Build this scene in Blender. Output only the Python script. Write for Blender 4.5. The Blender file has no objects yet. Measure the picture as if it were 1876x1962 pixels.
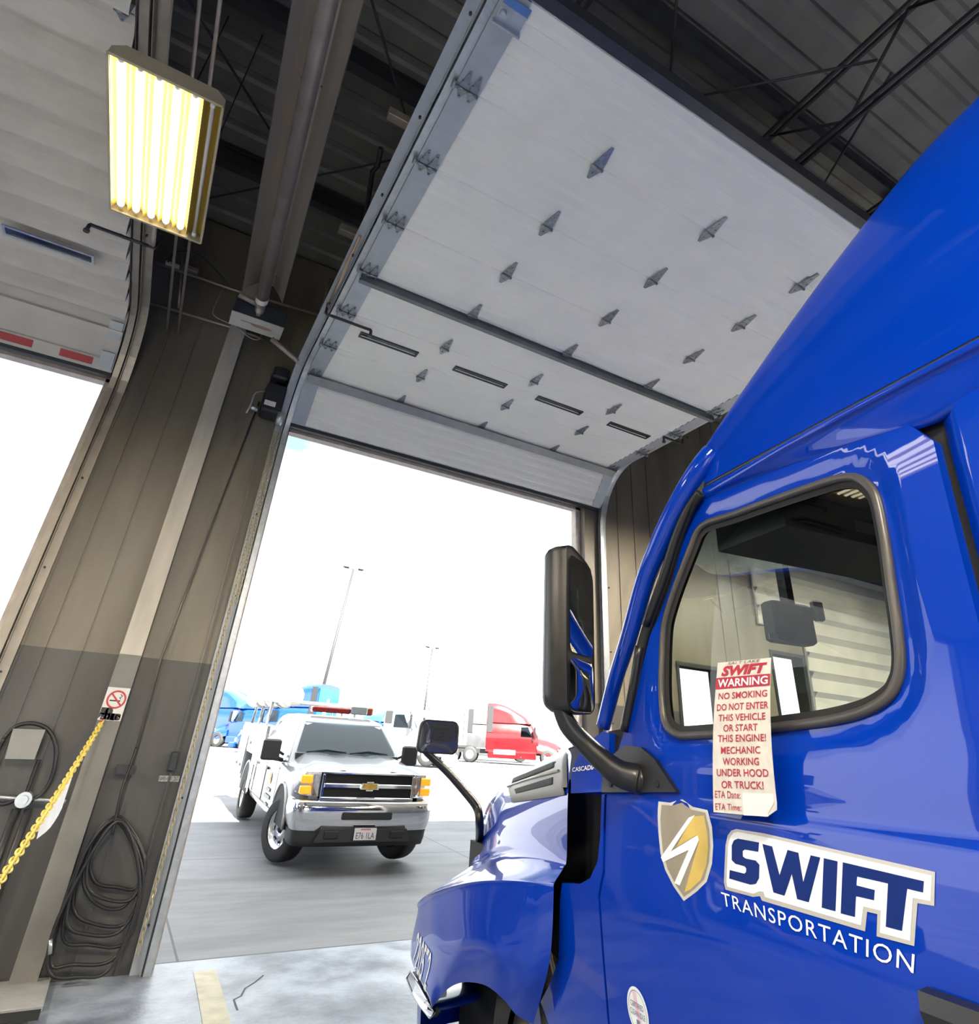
import bpy, math, random
from math import sin, cos, pi, radians, atan2, sqrt, hypot
from mathutils import Vector, Matrix
from mathutils.geometry import delaunay_2d_cdt
random.seed(7)
SC = bpy.context.scene
COL = SC.collection
V = Vector

# ------------------------------------------------------------------ survey of the place
# camera station 1.51 m over the shop floor; X along the front wall, Y out to the yard, Z up
FPX, PPX, PPY = 1139.4, 981.03, 837.73
YAW, PITCH, ROLL = radians(29.2), radians(28.155), radians(2.8635)
EYE = V((0, 0, 1.51))
_f = V((sin(YAW) * cos(PITCH), cos(YAW) * cos(PITCH), sin(PITCH)))
_r = V((cos(YAW), -sin(YAW), 0)); _u = _r.cross(_f)
_r2 = cos(ROLL) * _r + sin(ROLL) * _u
_u2 = -sin(ROLL) * _r + cos(ROLL) * _u

def sight(u, v):
    return _f + _r2 * ((u - PPX) / FPX) - _u2 * ((v - PPY) / FPX)
def onX(u, v, X): d = sight(u, v); return EYE + d * (X / d.x)
def onY(u, v, Y): d = sight(u, v); return EYE + d * (Y / d.y)
def onZ(u, v, Z): d = sight(u, v); return EYE + d * ((Z - EYE.z) / d.z)

# ------------------------------------------------------------------ materials
def _mat(name):
    m = bpy.data.materials.new(name); m.use_nodes = True
    nt = m.node_tree; nt.nodes.clear()
    out = nt.nodes.new('ShaderNodeOutputMaterial')
    return m, nt, out

def pmat(name, col, rough=.5, metal=0., var=.08, scale=6., bump=0., bscale=40., coat=0., spec=.5, rvar=.05, stretch=None, emit=None, est=0.):
    """procedural paint, metal, plastic ...: base colour and roughness broken up by noise"""
    m, nt, out = _mat(name); N, L = nt.nodes, nt.links
    b = N.new('ShaderNodeBsdfPrincipled')
    tc = N.new('ShaderNodeTexCoord'); mp = N.new('ShaderNodeMapping')
    L.new(tc.outputs['Object'], mp.inputs['Vector'])
    if stretch: mp.inputs['Scale'].default_value = stretch
    n = N.new('ShaderNodeTexNoise'); n.inputs['Scale'].default_value = scale; n.inputs['Detail'].default_value = 5
    L.new(mp.outputs[0], n.inputs['Vector'])
    r = N.new('ShaderNodeValToRGB')
    c = V(col[:3])
    r.color_ramp.elements[0].position = .3; r.color_ramp.elements[1].position = .7
    r.color_ramp.elements[0].color = (*(c * (1 - var)), 1); r.color_ramp.elements[1].color = (*[min(1, x * (1 + var)) for x in c], 1)
    L.new(n.outputs['Fac'], r.inputs['Fac']); L.new(r.outputs['Color'], b.inputs['Base Color'])
    mr = N.new('ShaderNodeMapRange'); mr.inputs['To Min'].default_value = max(.02, rough - rvar); mr.inputs['To Max'].default_value = min(1, rough + rvar)
    L.new(n.outputs['Fac'], mr.inputs['Value']); L.new(mr.outputs[0], b.inputs['Roughness'])
    b.inputs['Metallic'].default_value = metal; b.inputs['Specular IOR Level'].default_value = spec
    b.inputs['Coat Weight'].default_value = coat; b.inputs['Coat Roughness'].default_value = .02
    if bump:
        n2 = N.new('ShaderNodeTexNoise'); n2.inputs['Scale'].default_value = bscale; n2.inputs['Detail'].default_value = 4
        L.new(mp.outputs[0], n2.inputs['Vector'])
        bp = N.new('ShaderNodeBump'); bp.inputs['Strength'].default_value = bump; bp.inputs['Distance'].default_value = .02
        L.new(n2.outputs['Fac'], bp.inputs['Height']); L.new(bp.outputs[0], b.inputs['Normal'])
    if emit:
        b.inputs['Emission Color'].default_value = (*emit, 1); b.inputs['Emission Strength'].default_value = est
    L.new(b.outputs[0], out.inputs['Surface'])
    return m

def glassmat(name, tint=(.7, .8, .8), refl=1.0, rough=.0):
    """thin pane: lets tinted light through, mirrors by Fresnel"""
    m, nt, out = _mat(name); N, L = nt.nodes, nt.links
    t = N.new('ShaderNodeBsdfTransparent'); t.inputs[0].default_value = (*tint, 1)
    g = N.new('ShaderNodeBsdfGlossy'); g.inputs['Roughness'].default_value = rough
    f = N.new('ShaderNodeFresnel'); f.inputs['IOR'].default_value = 1.5
    k = N.new('ShaderNodeMath'); k.operation = 'MULTIPLY'; k.inputs[1].default_value = refl; k.use_clamp = True
    n = N.new('ShaderNodeTexNoise'); n.inputs['Scale'].default_value = 30
    ad = N.new('ShaderNodeMath'); ad.operation = 'MULTIPLY_ADD'; ad.inputs[1].default_value = .01
    L.new(f.outputs[0], k.inputs[0]); L.new(n.outputs['Fac'], ad.inputs[0]); L.new(k.outputs[0], ad.inputs[2])
    x = N.new('ShaderNodeMixShader'); L.new(ad.outputs[0], x.inputs[0]); L.new(t.outputs[0], x.inputs[1]); L.new(g.outputs[0], x.inputs[2])
    L.new(x.outputs[0], out.inputs['Surface'])
    return m

def emat(name, col, strength):
    m, nt, out = _mat(name); N, L = nt.nodes, nt.links
    e = N.new('ShaderNodeEmission'); e.inputs[0].default_value = (*col, 1); e.inputs[1].default_value = strength
    L.new(e.outputs[0], out.inputs['Surface'])
    return m

# ------------------------------------------------------------------ mesh builder
class MB:
    def __init__(s): s.v, s.f, s.sm = [], [], []
    def add(s, vs, fs, smooth=False):
        o = len(s.v); s.v += [V(p) for p in vs]
        for f in fs: s.f.append([i + o for i in f]); s.sm.append(smooth)
        return s
    def box(s, lo, hi, M=None):
        x0, y0, z0 = lo; x1, y1, z1 = hi
        vs = [V(p) for p in ((x0,y0,z0),(x1,y0,z0),(x1,y1,z0),(x0,y1,z0),(x0,y0,z1),(x1,y0,z1),(x1,y1,z1),(x0,y1,z1))]
        if M: vs = [M @ p for p in vs]
        return s.add(vs, [(0,3,2,1),(4,5,6,7),(0,1,5,4),(1,2,6,5),(2,3,7,6),(3,0,4,7)])
    def cbox(s, c, d, M=None):
        c, d = V(c), V(d) / 2
        return s.box(c - d, c + d, M)
    def bbox(s, lo, hi, b, M=None):
        """box with chamfered edges"""
        x0, y0, z0 = lo; x1, y1, z1 = hi; R = []
        for z, k in ((z0, b), (z0 + b, 0), (z1 - b, 0), (z1, b)):
            c = b
            R.append([V(p) for p in ((x0+c+k, y0+k, z), (x1-c-k, y0+k, z), (x1-k, y0+c+k, z), (x1-k, y1-c-k, z),
                                     (x1-c-k, y1-k, z), (x0+c+k, y1-k, z), (x0+k, y1-c-k, z), (x0+k, y0+c+k, z))])
        if M: R = [[M @ p for p in q] for q in R]
        return s.loft(R, True, True)
    def loft(s, rings, closed=True, cap=False, smooth=False, flip=False):
        n = len(rings[0]); vs = [p for r in rings for p in r]; fs = []
        for i in range(len(rings) - 1):
            for j in range(n if closed else n - 1):
                a, b = i * n + j, i * n + (j + 1) % n
                q = (a, b, b + n, a + n)
                fs.append(q[::-1] if flip else q)
        s.add(vs, fs, smooth)
        if cap:
            o = len(s.v) - len(vs)
            s.f.append([o + j for j in range(n)][::-1]); s.sm.append(False)
            s.f.append([o + (len(rings) - 1) * n + j for j in range(n)]); s.sm.append(False)
        return s
    def cyl(s, p0, p1, r0, r1=None, n=16, cap=True, smooth=True):
        p0, p1 = V(p0), V(p1); r1 = r0 if r1 is None else r1
        d = (p1 - p0).normalized(); a = d.orthogonal().normalized(); b = d.cross(a)
        R = [[p + (a * cos(2*pi*k/n) + b * sin(2*pi*k/n)) * r for k in range(n)] for p, r in ((p0, r0), (p1, r1))]
        return s.loft(R, True, cap, smooth)
    def tube(s, pts, r, n=10, cap=True, closed=False):
        pts = [V(p) for p in pts]; R = []; m = len(pts)
        rr = r if isinstance(r, (list, tuple)) else [r] * m
        up = None
        for i, p in enumerate(pts):
            if closed: d = pts[(i+1) % m] - pts[i-1]
            else: d = pts[min(i+1, m-1)] - pts[max(i-1, 0)]
            d.normalize()
            if up is None: up = d.orthogonal().normalized()
            up = (up - d * up.dot(d)).normalized(); b = d.cross(up)
            R.append([p + (up * cos(2*pi*k/n) + b * sin(2*pi*k/n)) * rr[i] for k in range(n)])
        if closed: R.append(R[0])
        return s.loft(R, True, cap and not closed, True)
    def lathe(s, prof, c, axis, n=28, smooth=True):
        """prof: (radius, along) pairs turned about axis through c"""
        c = V(c); d = V(axis).normalized(); a = d.orthogonal().normalized(); b = d.cross(a)
        R = [[c + d * h + (a * cos(2*pi*k/n) + b * sin(2*pi*k/n)) * max(r, 1e-4) for k in range(n)] for r, h in prof]
        return s.loft(R, True, False, smooth)
    def prism(s, poly, d):
        """flat polygon (3D points) pushed along vector d"""
        poly = [V(p) for p in poly]; d = V(d); n = len(poly)
        vs = poly + [p + d for p in poly]
        return s.add(vs, [list(range(n))[::-1], list(range(n, 2*n))] + [(i, (i+1) % n, (i+1) % n + n, i + n) for i in range(n)])
    def grid(s, P, smooth=True, flip=False):
        return s.loft(P, False, False, smooth, flip)
    def build(s, name, mat, parent=None, kind=None, **tags):
        if isinstance(parent, bpy.types.Object):
            W = Matrix.Identity(4); o = parent
            pass
        me = bpy.data.meshes.new(name)
        me.from_pydata([tuple(p) for p in s.v], [], s.f)
        for p, k in zip(me.polygons, s.sm): p.use_smooth = k
        me.validate(); me.update()
        me.materials.append(mat)
        o = bpy.data.objects.new(name, me); COL.objects.link(o)
        if parent is not None: o.parent = parent
        if kind: o['kind'] = kind
        for k, v in tags.items(): o[k] = v
        return o

def rebase(mb, root):
    """world coordinates -> the frame of a thing's empty"""
    M = (Matrix.Translation(root.location) @ root.rotation_euler.to_matrix().to_4x4()).inverted()
    mb.v = [M @ p for p in mb.v]; return mb

def thing(name, label, cat, loc=(0, 0, 0), rz=0., group=None):
    o = bpy.data.objects.new(name, None); COL.objects.link(o)
    o.empty_display_size = .1; o.location = loc; o.rotation_euler = (0, 0, rz)
    o['label'] = label; o['category'] = cat
    if group: o['group'] = group
    return o
def tag(o, label, cat, group=None):
    o['label'] = label; o['category'] = cat
    if group: o['group'] = group
    return o
def dup(root, loc=None, rz=None, label=None, group=None):
    def cp(o, par):
        c = o.copy(); COL.objects.link(c)
        if par: c.parent = par
        for ch in [x for x in bpy.data.objects if x.parent == o]: cp(ch, c)
        return c
    r = cp(root, None)
    if loc is not None: r.location = loc
    if rz is not None: r.rotation_euler = (0, 0, rz)
    if label: r['label'] = label
    if group: r['group'] = group
    return r

def bez(pts, n=8, closed=False):
    """Catmull-Rom through points"""
    pts = [V(p) for p in pts]; out = []; m = len(pts)
    for i in range(m if closed else m - 1):
        g = (lambda k: pts[k % m]) if closed else (lambda k: pts[max(0, min(m - 1, k))])
        a, b, c, d = g(i-1), g(i), g(i+1), g(i+2)
        for k in range(n):
            t = k / n
            out.append(.5 * (2*b + (c-a)*t + (2*a - 5*b + 4*c - d)*t*t + (3*b - a - 3*c + d)*t**3))
    if not closed: out.append(pts[-1])
    return out
def lerp(tab, x):
    if x <= tab[0][0]: return tab[0][1]
    for (a, p), (b, q) in zip(tab, tab[1:]):
        if x <= b: return p + (q - p) * (x - a) / (b - a)
    return tab[-1][1]
def smooth_tab(tab, x):
    """monotone-ish smooth interpolation of a table"""
    if x <= tab[0][0]: return tab[0][1]
    if x >= tab[-1][0]: return tab[-1][1]
    n = len(tab)
    for i in range(n - 1):
        if x <= tab[i+1][0]:
            x0, y0 = tab[i]; x1, y1 = tab[i+1]
            def slope(k):
                if k <= 0: return (tab[1][1]-tab[0][1])/(tab[1][0]-tab[0][0])
                if k >= n-1: return (tab[-1][1]-tab[-2][1])/(tab[-1][0]-tab[-2][0])
                return (tab[k+1][1]-tab[k-1][1])/(tab[k+1][0]-tab[k-1][0])
            h = x1-x0; t = (x-x0)/h; m0, m1 = slope(i)*h, slope(i+1)*h
            return (2*t**3-3*t*t+1)*y0 + (t**3-2*t*t+t)*m0 + (-2*t**3+3*t*t)*y1 + (t**3-t*t)*m1
def inside(p, poly):
    x, y = p[0], p[1]; c = False; n = len(poly)
    for i in range(n):
        x1, y1 = poly[i][0], poly[i][1]; x2, y2 = poly[i-1][0], poly[i-1][1]
        if (y1 > y) != (y2 > y) and x < (x2-x1)*(y-y1)/(y2-y1)+x1: c = not c
    return c

def rounded(poly, r, n=5):
    """2D polygon with its corners rounded"""
    out = []; m = len(poly)
    for i in range(m):
        a, b, c = V(poly[i-1][:2]), V(poly[i][:2]), V(poly[(i+1) % m][:2])
        rr = r[i] if isinstance(r, (list, tuple)) else r
        d1, d2 = (a-b), (c-b); k = min(rr, d1.length*.45, d2.length*.45)
        p, q = b + d1.normalized()*k, b + d2.normalized()*k
        for j in range(n + 1):
            t = j / n; out.append((1-t)**2*p + 2*t*(1-t)*b + t*t*q)
    return out

def flat_text(s, size=1., bold=0., align='CENTER', shear=0., spacing=1.):
    d = bpy.data.curves.new('lettering', 'FONT'); d.body = s; d.size = size; d.align_x = align; d.offset = bold; d.shear = shear
    d.space_character = spacing; d.resolution_u = 3
    o = bpy.data.objects.new('lettering', d); COL.objects.link(o)
    dg = bpy.context.evaluated_depsgraph_get()
    me = bpy.data.meshes.new_from_object(o.evaluated_get(dg))
    vs = [v.co.copy() for v in me.vertices]; fs = [list(p.vertices) for p in me.polygons]
    bpy.data.objects.remove(o); bpy.data.curves.remove(d); bpy.data.meshes.remove(me)
    return vs, fs
def put_text(mb, s, size, f, **k):
    """lettering laid out flat, then carried onto a surface by f(x, y)"""
    vs, fs = flat_text(s, size, **k)
    xs = [v.x for v in vs]; ys = [v.y for v in vs]
    mb.add([f(v.x, v.y) for v in vs], fs); return (min(xs), max(xs), min(ys), max(ys)) if vs else None
def fit_text(mb, s, f, **k):
    """lettering stretched to the unit square, then carried onto a surface by f(s, t)"""
    vs, fs = flat_text(s, 1., **k)
    x0, x1 = min(v.x for v in vs), max(v.x for v in vs); y0, y1 = min(v.y for v in vs), max(v.y for v in vs)
    mb.add([f((v.x-x0)/(x1-x0), (v.y-y0)/(y1-y0)) for v in vs], fs)
# ================================================================== camera
cam_d = bpy.data.cameras.new('camera'); cam = bpy.data.objects.new('camera', cam_d); COL.objects.link(cam)
cam_d.sensor_fit = 'HORIZONTAL'; cam_d.sensor_width = 36; cam_d.lens = FPX / 1876 * 36
cam_d.shift_x = -(PPX - 938) / 1876; cam_d.shift_y = (PPY - 981) / 1876
cam_d.clip_start = .02; cam_d.clip_end = 2000
_R = Matrix((_r2, _u2, -_f)).transposed().to_4x4()
cam.matrix_world = Matrix.Translation(EYE) @ _R
SC.camera = cam

# ================================================================== materials of the building
def wall_mat():
    m, nt, out = _mat('painted_liner_steel'); N, L = nt.nodes, nt.links
    b = N.new('ShaderNodeBsdfPrincipled'); tc = N.new('ShaderNodeTexCoord')
    sp = N.new('ShaderNodeSeparateXYZ'); L.new(tc.outputs['Object'], sp.inputs[0])
    st = N.new('ShaderNodeMath'); st.operation = 'GREATER_THAN'; st.inputs[1].default_value = 2.11; L.new(sp.outputs['Z'], st.inputs[0])
    mx = N.new('ShaderNodeMix'); mx.data_type = 'RGBA'; L.new(st.outputs[0], mx.inputs[0])
    mx.inputs[6].default_value = (.088, .085, .083, 1); mx.inputs[7].default_value = (.235, .205, .155, 1)
    mp = N.new('ShaderNodeMapping'); mp.inputs['Scale'].default_value = (1.4, 1.4, .35); L.new(tc.outputs['Object'], mp.inputs[0])
    n = N.new('ShaderNodeTexNoise'); n.inputs['Scale'].default_value = 1.6; n.inputs['Detail'].default_value = 7; L.new(mp.outputs[0], n.inputs[0])
    cr = N.new('ShaderNodeValToRGB'); cr.color_ramp.elements[0].position = .32; cr.color_ramp.elements[0].color = (.62, .6, .58, 1)
    cr.color_ramp.elements[1].position = .66; cr.color_ramp.elements[1].color = (1, 1, 1, 1); L.new(n.outputs[0], cr.inputs[0])
    mu = N.new('ShaderNodeMix'); mu.data_type = 'RGBA'; mu.blend_type = 'MULTIPLY'; mu.inputs[0].default_value = 1
    L.new(mx.outputs[2], mu.inputs[6]); L.new(cr.outputs[0], mu.inputs[7]); L.new(mu.outputs[2], b.inputs['Base Color'])
    b.inputs['Roughness'].default_value = .38
    L.new(b.outputs[0], out.inputs[0]); return m
M_wall = wall_mat()
M_wallb = pmat('dark_block_wall', (.07, .068, .066), .7, 0, .15, 3)

def floor_mat():
    m, nt, out = _mat('sealed_concrete'); N, L = nt.nodes, nt.links
    b = N.new('ShaderNodeBsdfPrincipled'); tc = N.new('ShaderNodeTexCoord')
    n = N.new('ShaderNodeTexNoise'); n.inputs['Scale'].default_value = 2.3; n.inputs['Detail'].default_value = 9; n.inputs['Roughness'].default_value = .65
    L.new(tc.outputs['Object'], n.inputs[0])
    cr = N.new('ShaderNodeValToRGB'); cr.color_ramp.elements[0].position = .36; cr.color_ramp.elements[0].color = (.11, .125, .155, 1)
    cr.color_ramp.elements[1].position = .62; cr.color_ramp.elements[1].color = (.29, .33, .39, 1); L.new(n.outputs[0], cr.inputs[0])
    L.new(cr.outputs[0], b.inputs['Base Color'])
    rr = N.new('ShaderNodeMapRange'); rr.inputs['To Min'].default_value = .22; rr.inputs['To Max'].default_value = .5; L.new(n.outputs[0], rr.inputs[0]); L.new(rr.outputs[0], b.inputs['Roughness'])
    n2 = N.new('ShaderNodeTexNoise'); n2.inputs['Scale'].default_value = 26; n2.inputs['Detail'].default_value = 6; L.new(tc.outputs['Object'], n2.inputs[0])
    bp = N.new('ShaderNodeBump'); bp.inputs['Strength'].default_value = .25; bp.inputs['Distance'].default_value = .01; L.new(n2.outputs[0], bp.inputs['Height']); L.new(bp.outputs[0], b.inputs['Normal'])
    L.new(b.outputs[0], out.inputs[0]); return m
def yard_mat():
    m, nt, out = _mat('yard_concrete'); N, L = nt.nodes, nt.links
    b = N.new('ShaderNodeBsdfPrincipled'); tc = N.new('ShaderNodeTexCoord')
    n = N.new('ShaderNodeTexNoise'); n.inputs['Scale'].default_value = .8; n.inputs['Detail'].default_value = 9; n.inputs['Roughness'].default_value = .68
    mp = N.new('ShaderNodeMapping'); mp.inputs['Scale'].default_value = (.5, 1.6, 1); L.new(tc.outputs['Object'], mp.inputs[0]); L.new(mp.outputs[0], n.inputs[0])
    cr = N.new('ShaderNodeValToRGB'); cr.color_ramp.elements[0].position = .34; cr.color_ramp.elements[0].color = (.088, .092, .10, 1)
    cr.color_ramp.elements[1].position = .64; cr.color_ramp.elements[1].color = (.165, .173, .187, 1); L.new(n.outputs[0], cr.inputs[0])
    sp = N.new('ShaderNodeSeparateXYZ'); L.new(tc.outputs['Object'], sp.inputs[0])
    def line(sock, at, w, per=None):
        a = N.new('ShaderNodeMath'); a.operation = 'SUBTRACT'; a.inputs[1].default_value = at; L.new(sp.outputs[sock], a.inputs[0])
        if per:
            q = N.new('ShaderNodeMath'); q.operation = 'PINGPONG'; q.inputs[1].default_value = per / 2; L.new(a.outputs[0], q.inputs[0]); a = q
        else:
            q = N.new('ShaderNodeMath'); q.operation = 'ABSOLUTE'; L.new(a.outputs[0], q.inputs[0]); a = q
        c = N.new('ShaderNodeMath'); c.operation = 'GREATER_THAN'; c.inputs[1].default_value = w; L.new(a.outputs[0], c.inputs[0]); return c
    a, c = line('X', .86, .010, 4.6), line('Y', 6.40, .011, 4.6)
    mn = N.new('ShaderNodeMath'); mn.operation = 'MINIMUM'; L.new(a.outputs[0], mn.inputs[0]); L.new(c.outputs[0], mn.inputs[1])
    mx = N.new('ShaderNodeMix'); mx.data_type = 'RGBA'; L.new(mn.outputs[0], mx.inputs[0]); mx.inputs[6].default_value = (.04, .04, .045, 1); L.new(cr.outputs[0], mx.inputs[7])
    L.new(mx.outputs[2], b.inputs['Base Color']); b.inputs['Roughness'].default_value = .62
    n2 = N.new('ShaderNodeTexNoise'); n2.inputs['Scale'].default_value = 30; L.new(tc.outputs['Object'], n2.inputs[0])
    bp = N.new('ShaderNodeBump'); bp.inputs['Strength'].default_value = .2; bp.inputs['Distance'].default_value = .01; L.new(n2.outputs[0], bp.inputs['Height']); L.new(bp.outputs[0], b.inputs['Normal'])
    L.new(b.outputs[0], out.inputs[0]); return m

M_galv = pmat('galvanized_steel', (.52, .55, .57), .34, .75, .12, 18, rvar=.1)
M_stile = pmat('grey_painted_stile', (.42, .45, .48), .4, .25, .06, 10)
M_dkst = pmat('dark_painted_steel', (.035, .036, .042), .45, .3, .2, 8)
M_black = pmat('black_rubber', (.012, .012, .014), .6, 0, .2, 20)
M_white = pmat('white_panel_paint', (.93, .90, .80), .36, 0, .025, 3, rvar=.04)
M_ribw = pmat('aged_white_panel_paint', (.60, .555, .49), .42, 0, .10, 2.2, rvar=.06)
M_beige = pmat('beige_column_paint', (.56, .51, .42), .45, 0, .12, 3, stretch=(3, 3, .6))
M_grpt = pmat('grey_column_paint', (.19, .183, .168), .45, 0, .15, 4)
M_roof = pmat('roof_liner', (.19, .18, .165), .55, .0, .18, 2.5, bump=.6, bscale=9, stretch=(1, .25, 1))
M_wood = pmat('weathered_trim_wood', (.55, .48, .42), .6, 0, .15, 12)
M_pipe = pmat('tan_pipe', (.40, .34, .28), .4, .3, .15, 10)
M_glassdk = glassmat('dark_door_glass', (.10, .11, .13), 1.2)
M_steelbeam = pmat('primer_steel', (.045, .045, .05), .55, .2, .2, 5)

# ================================================================== floor, yard, walls, ceiling
LAMP_W = 230.0
WY = 6.2
fl = MB().box((-9, -8.5, -.2), (16, 6.38, 0)); fl.build('floor', floor_mat(), kind='structure')
def yard_z(Y): return lerp([(6.38, 0), (10.4, 0.0), (14.4, .20), (20, .42), (30, .70), (42, .94), (55, 1.15), (80, 1.40), (160, 1.5)], Y)
yd = MB(); ys = [6.38, 10.4, 11.4, 12.4, 13.4, 14.4, 17, 20, 25, 30, 36, 42, 48, 55, 80, 160]
yd.grid([[V((x, y, yard_z(y))) for x in (-120, -40, 0, 40, 90, 160)] for y in ys], flip=True)
yd.box((-60, -60, -.25), (60, -8.5, -.01)); yd.build('ground', yard_mat(), kind='structure')

def wall_with_holes(axis_y, y0, y1, x0, x1, z1, holes):
    """wall slab along X with rectangular doorways cut from the floor up"""
    mb = MB(); xs = x0
    for a, b, h in holes:
        mb.box((xs, y0, 0), (a, y1, z1)); mb.box((a, y0, h), (b, y1, z1)); xs = b
    mb.box((xs, y0, 0), (x1, y1, z1)); return mb
HZ, LZ = 6.9, 4.60
JL, JR = .66, 4.665
bays = [(-4.96, -1.0, LZ), (JL, JR, LZ)]
wf = wall_with_holes(None, WY, 6.38, -9, 5.9, HZ, bays)
for a, b, c, d in ((5.9, 6.2, 0, HZ), (6.2, 6.95, 0, 1.5), (6.2, 6.95, 2.68, HZ), (6.95, 8.15, 0, HZ), (8.15, 8.85, 0, 1.75), (8.15, 8.85, 3.05, HZ), (8.85, 16, 0, HZ)):
    wf.box((a, WY, c), (b, 6.38, d))          # two daylight openings beyond the truck
for x in (-.86, -.71, -.46, -.10, .17, .44, 4.95, 5.25, 5.55, 5.85, 7.15, 7.45, -5.3, -5.6, -5.9):   # standing seams of the liner sheets
    wf.box((x - .008, WY - .012, 0), (x + .008, WY, HZ))
wf.build('wall_front', M_wall, kind='structure')
wall_with_holes(None, -8.7, -8.5, -9, 16, HZ, [(-4.4, -.6, 3.2)]).build('wall_back', M_wallb, kind='structure')
MB().box((-9.2, -8.7, 0), (-9, 6.38, HZ)).build('wall_left', M_wallb, kind='structure')
MB().box((16, -8.7, 0), (16.2, 6.38, HZ)).build('wall_right', M_wall, kind='structure')
rf = MB()
prof = []
y = -8.7
while y < 7.0:
    prof += [(y, HZ), (y + .17, HZ), (y + .2, HZ + .03), (y + .27, HZ + .03)]; y += .3
rf.grid([[V((x, a, b)) for x in (-9.2, 16.2)] for a, b in prof], smooth=False)
rf.box((-9.2, -8.7, HZ + .05), (16.2, 7.0, HZ + .25))
rf.build('ceiling', M_roof, kind='structure')

# door surrounds: wooden stop trim round each opening, outside the curtain
for i, (a, b, h) in enumerate(bays[:2]):
    t = MB(); t.box((a, 6.30, 0), (a + .035, 6.40, h)); t.box((b - .075, 6.30, 0), (b, 6.40, h)); t.box((a, 6.30, h - .035), (b, 6.40, h))
    t.build('trim_%d' % (i + 1), M_wood, kind='structure')
for i, (a, b, c, d) in enumerate(((6.2, 6.95, 1.5, 2.68), (8.15, 8.85, 1.75, 3.05))):
    t = MB(); r = .05
    for q in ((a - r, b + r, c - r, c), (a - r, b + r, d, d + r), (a - r, a, c, d), (b, b + r, c, d)): t.box((q[0], 6.185, q[2]), (q[1], 6.39, q[3]))
    t.build('window_%d' % (i + 1), M_dkst, kind='structure')
# worn paint stripe on the floor
MB().add([(.945, 6.10, .003), (1.10, 6.10, .003), (1.03, 4.2, .003), (.875, 4.2, .003)], [(0, 1, 2, 3)][:1]).build('floor_stripe_marking', pmat('worn_yellow_stripe', (.36, .335, .24), .5, 0, .2, 9), kind='structure')
ck = MB(); cp = [onZ(u, v, .002) for u, v in ((505, 1868), (488, 1882), (470, 1893), (462, 1908), (448, 1915), (455, 1935))]
for a, b in zip(cp, cp[1:]):
    d = (b - a).normalized(); n = V((-d.y, d.x, 0)) * .006; ck.add([a - n, a + n, b + n, b - n], [(0, 3, 2, 1)])
ck.build('floor_crack', M_black, kind='structure')

# steel column between the two doors: a wide-flange post, beige above and grey below
col = MB()
for z0, z1, nm, mt in ((2.11, 6.9, 'column', M_beige), (0, 2.11, 'column_base', M_grpt)):
    c = MB(); c.box((-.186, 6.10, z0), (-.026, 6.112, z1)); c.box((-.186, 6.188, z0), (-.026, 6.2, z1)); c.box((-.111, 6.112, z0), (-.101, 6.188, z1))
    c.build(nm, mt, kind='structure')

# roof framing: purlins along X, open-web joists along Y, sway rods
def ibeam(name, p0, p1, w, h, m):
    mb = MB(); p0, p1 = V(p0), V(p1); d = (p1 - p0).normalized(); s = d.cross(V((0, 0, 1))).normalized(); t = .012
    def slab(w2, z0, z1):
        mb.prism([p0 - s*w2 + V((0,0,z0)), p0 + s*w2 + V((0,0,z0)), p0 + s*w2 + V((0,0,z1)), p0 - s*w2 + V((0,0,z1))], p1 - p0)
    slab(w/2, 0, t); slab(w/2, h - t, h); slab(t/2, t, h - t)
    return mb.build(name, m, kind='structure')
for i, yy in enumerate((-1.6, .1, 1.75, 3.4, 5.05)):
    ibeam('purlin_beam', (-9, yy, 6.66), (16, yy, 6.66), .10, .22, M_steelbeam)
def joist(x, z0=6.02, z1=6.60):
    mb = MB(); r = .022
    for dx in (-.03, .03):
        mb.box((x+dx-.012, -8.5, z0), (x+dx+.012, 6.2, z0+.035)); mb.box((x+dx-.012, -8.5, z1), (x+dx+.012, 6.2, z1+.035))
    y = -4.9; k = 0
    while y < 6.0:
        mb.cyl((x, y, z0+.02), (x, y+.62, z1+.01), .013, n=8); mb.cyl((x, y+.62, z1+.01), (x, y+1.24, z0+.02), .013, n=8); y += 1.24
    return mb.build('roof_joist_beam', M_steelbeam, kind='structure')
for x in (-6.1, -2.3, 1.35, 3.62, 5.2, 8.6): joist(x)
def rod(name, p0, p1, r=.011, m=None):
    return MB().cyl(p0, p1, r, n=8).build(name, m or M_steelbeam)
rods = [((1.50, .8, 6.62), (2.9, 2.6, 6.30)), ((3.70, .95, 6.25), (4.6, 2.2, 6.62)), ((3.52, .95, 6.25), (2.4, 2.4, 6.62)), ((-2.2, 2.4, 6.62), (.2, 4.6, 6.25)), ((.1, 2.6, 6.3), (1.28, 4.3, 6.62)), ((-.9, 5.4, 6.3), (.9, 3.9, 6.62))]
for i, (a, b) in enumerate(rods):
    o = rod('sway_rod', a, b); tag(o, 'thin dark steel sway rod running diagonally under the roof liner', 'rod', 'sway rods under the roof')
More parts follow.
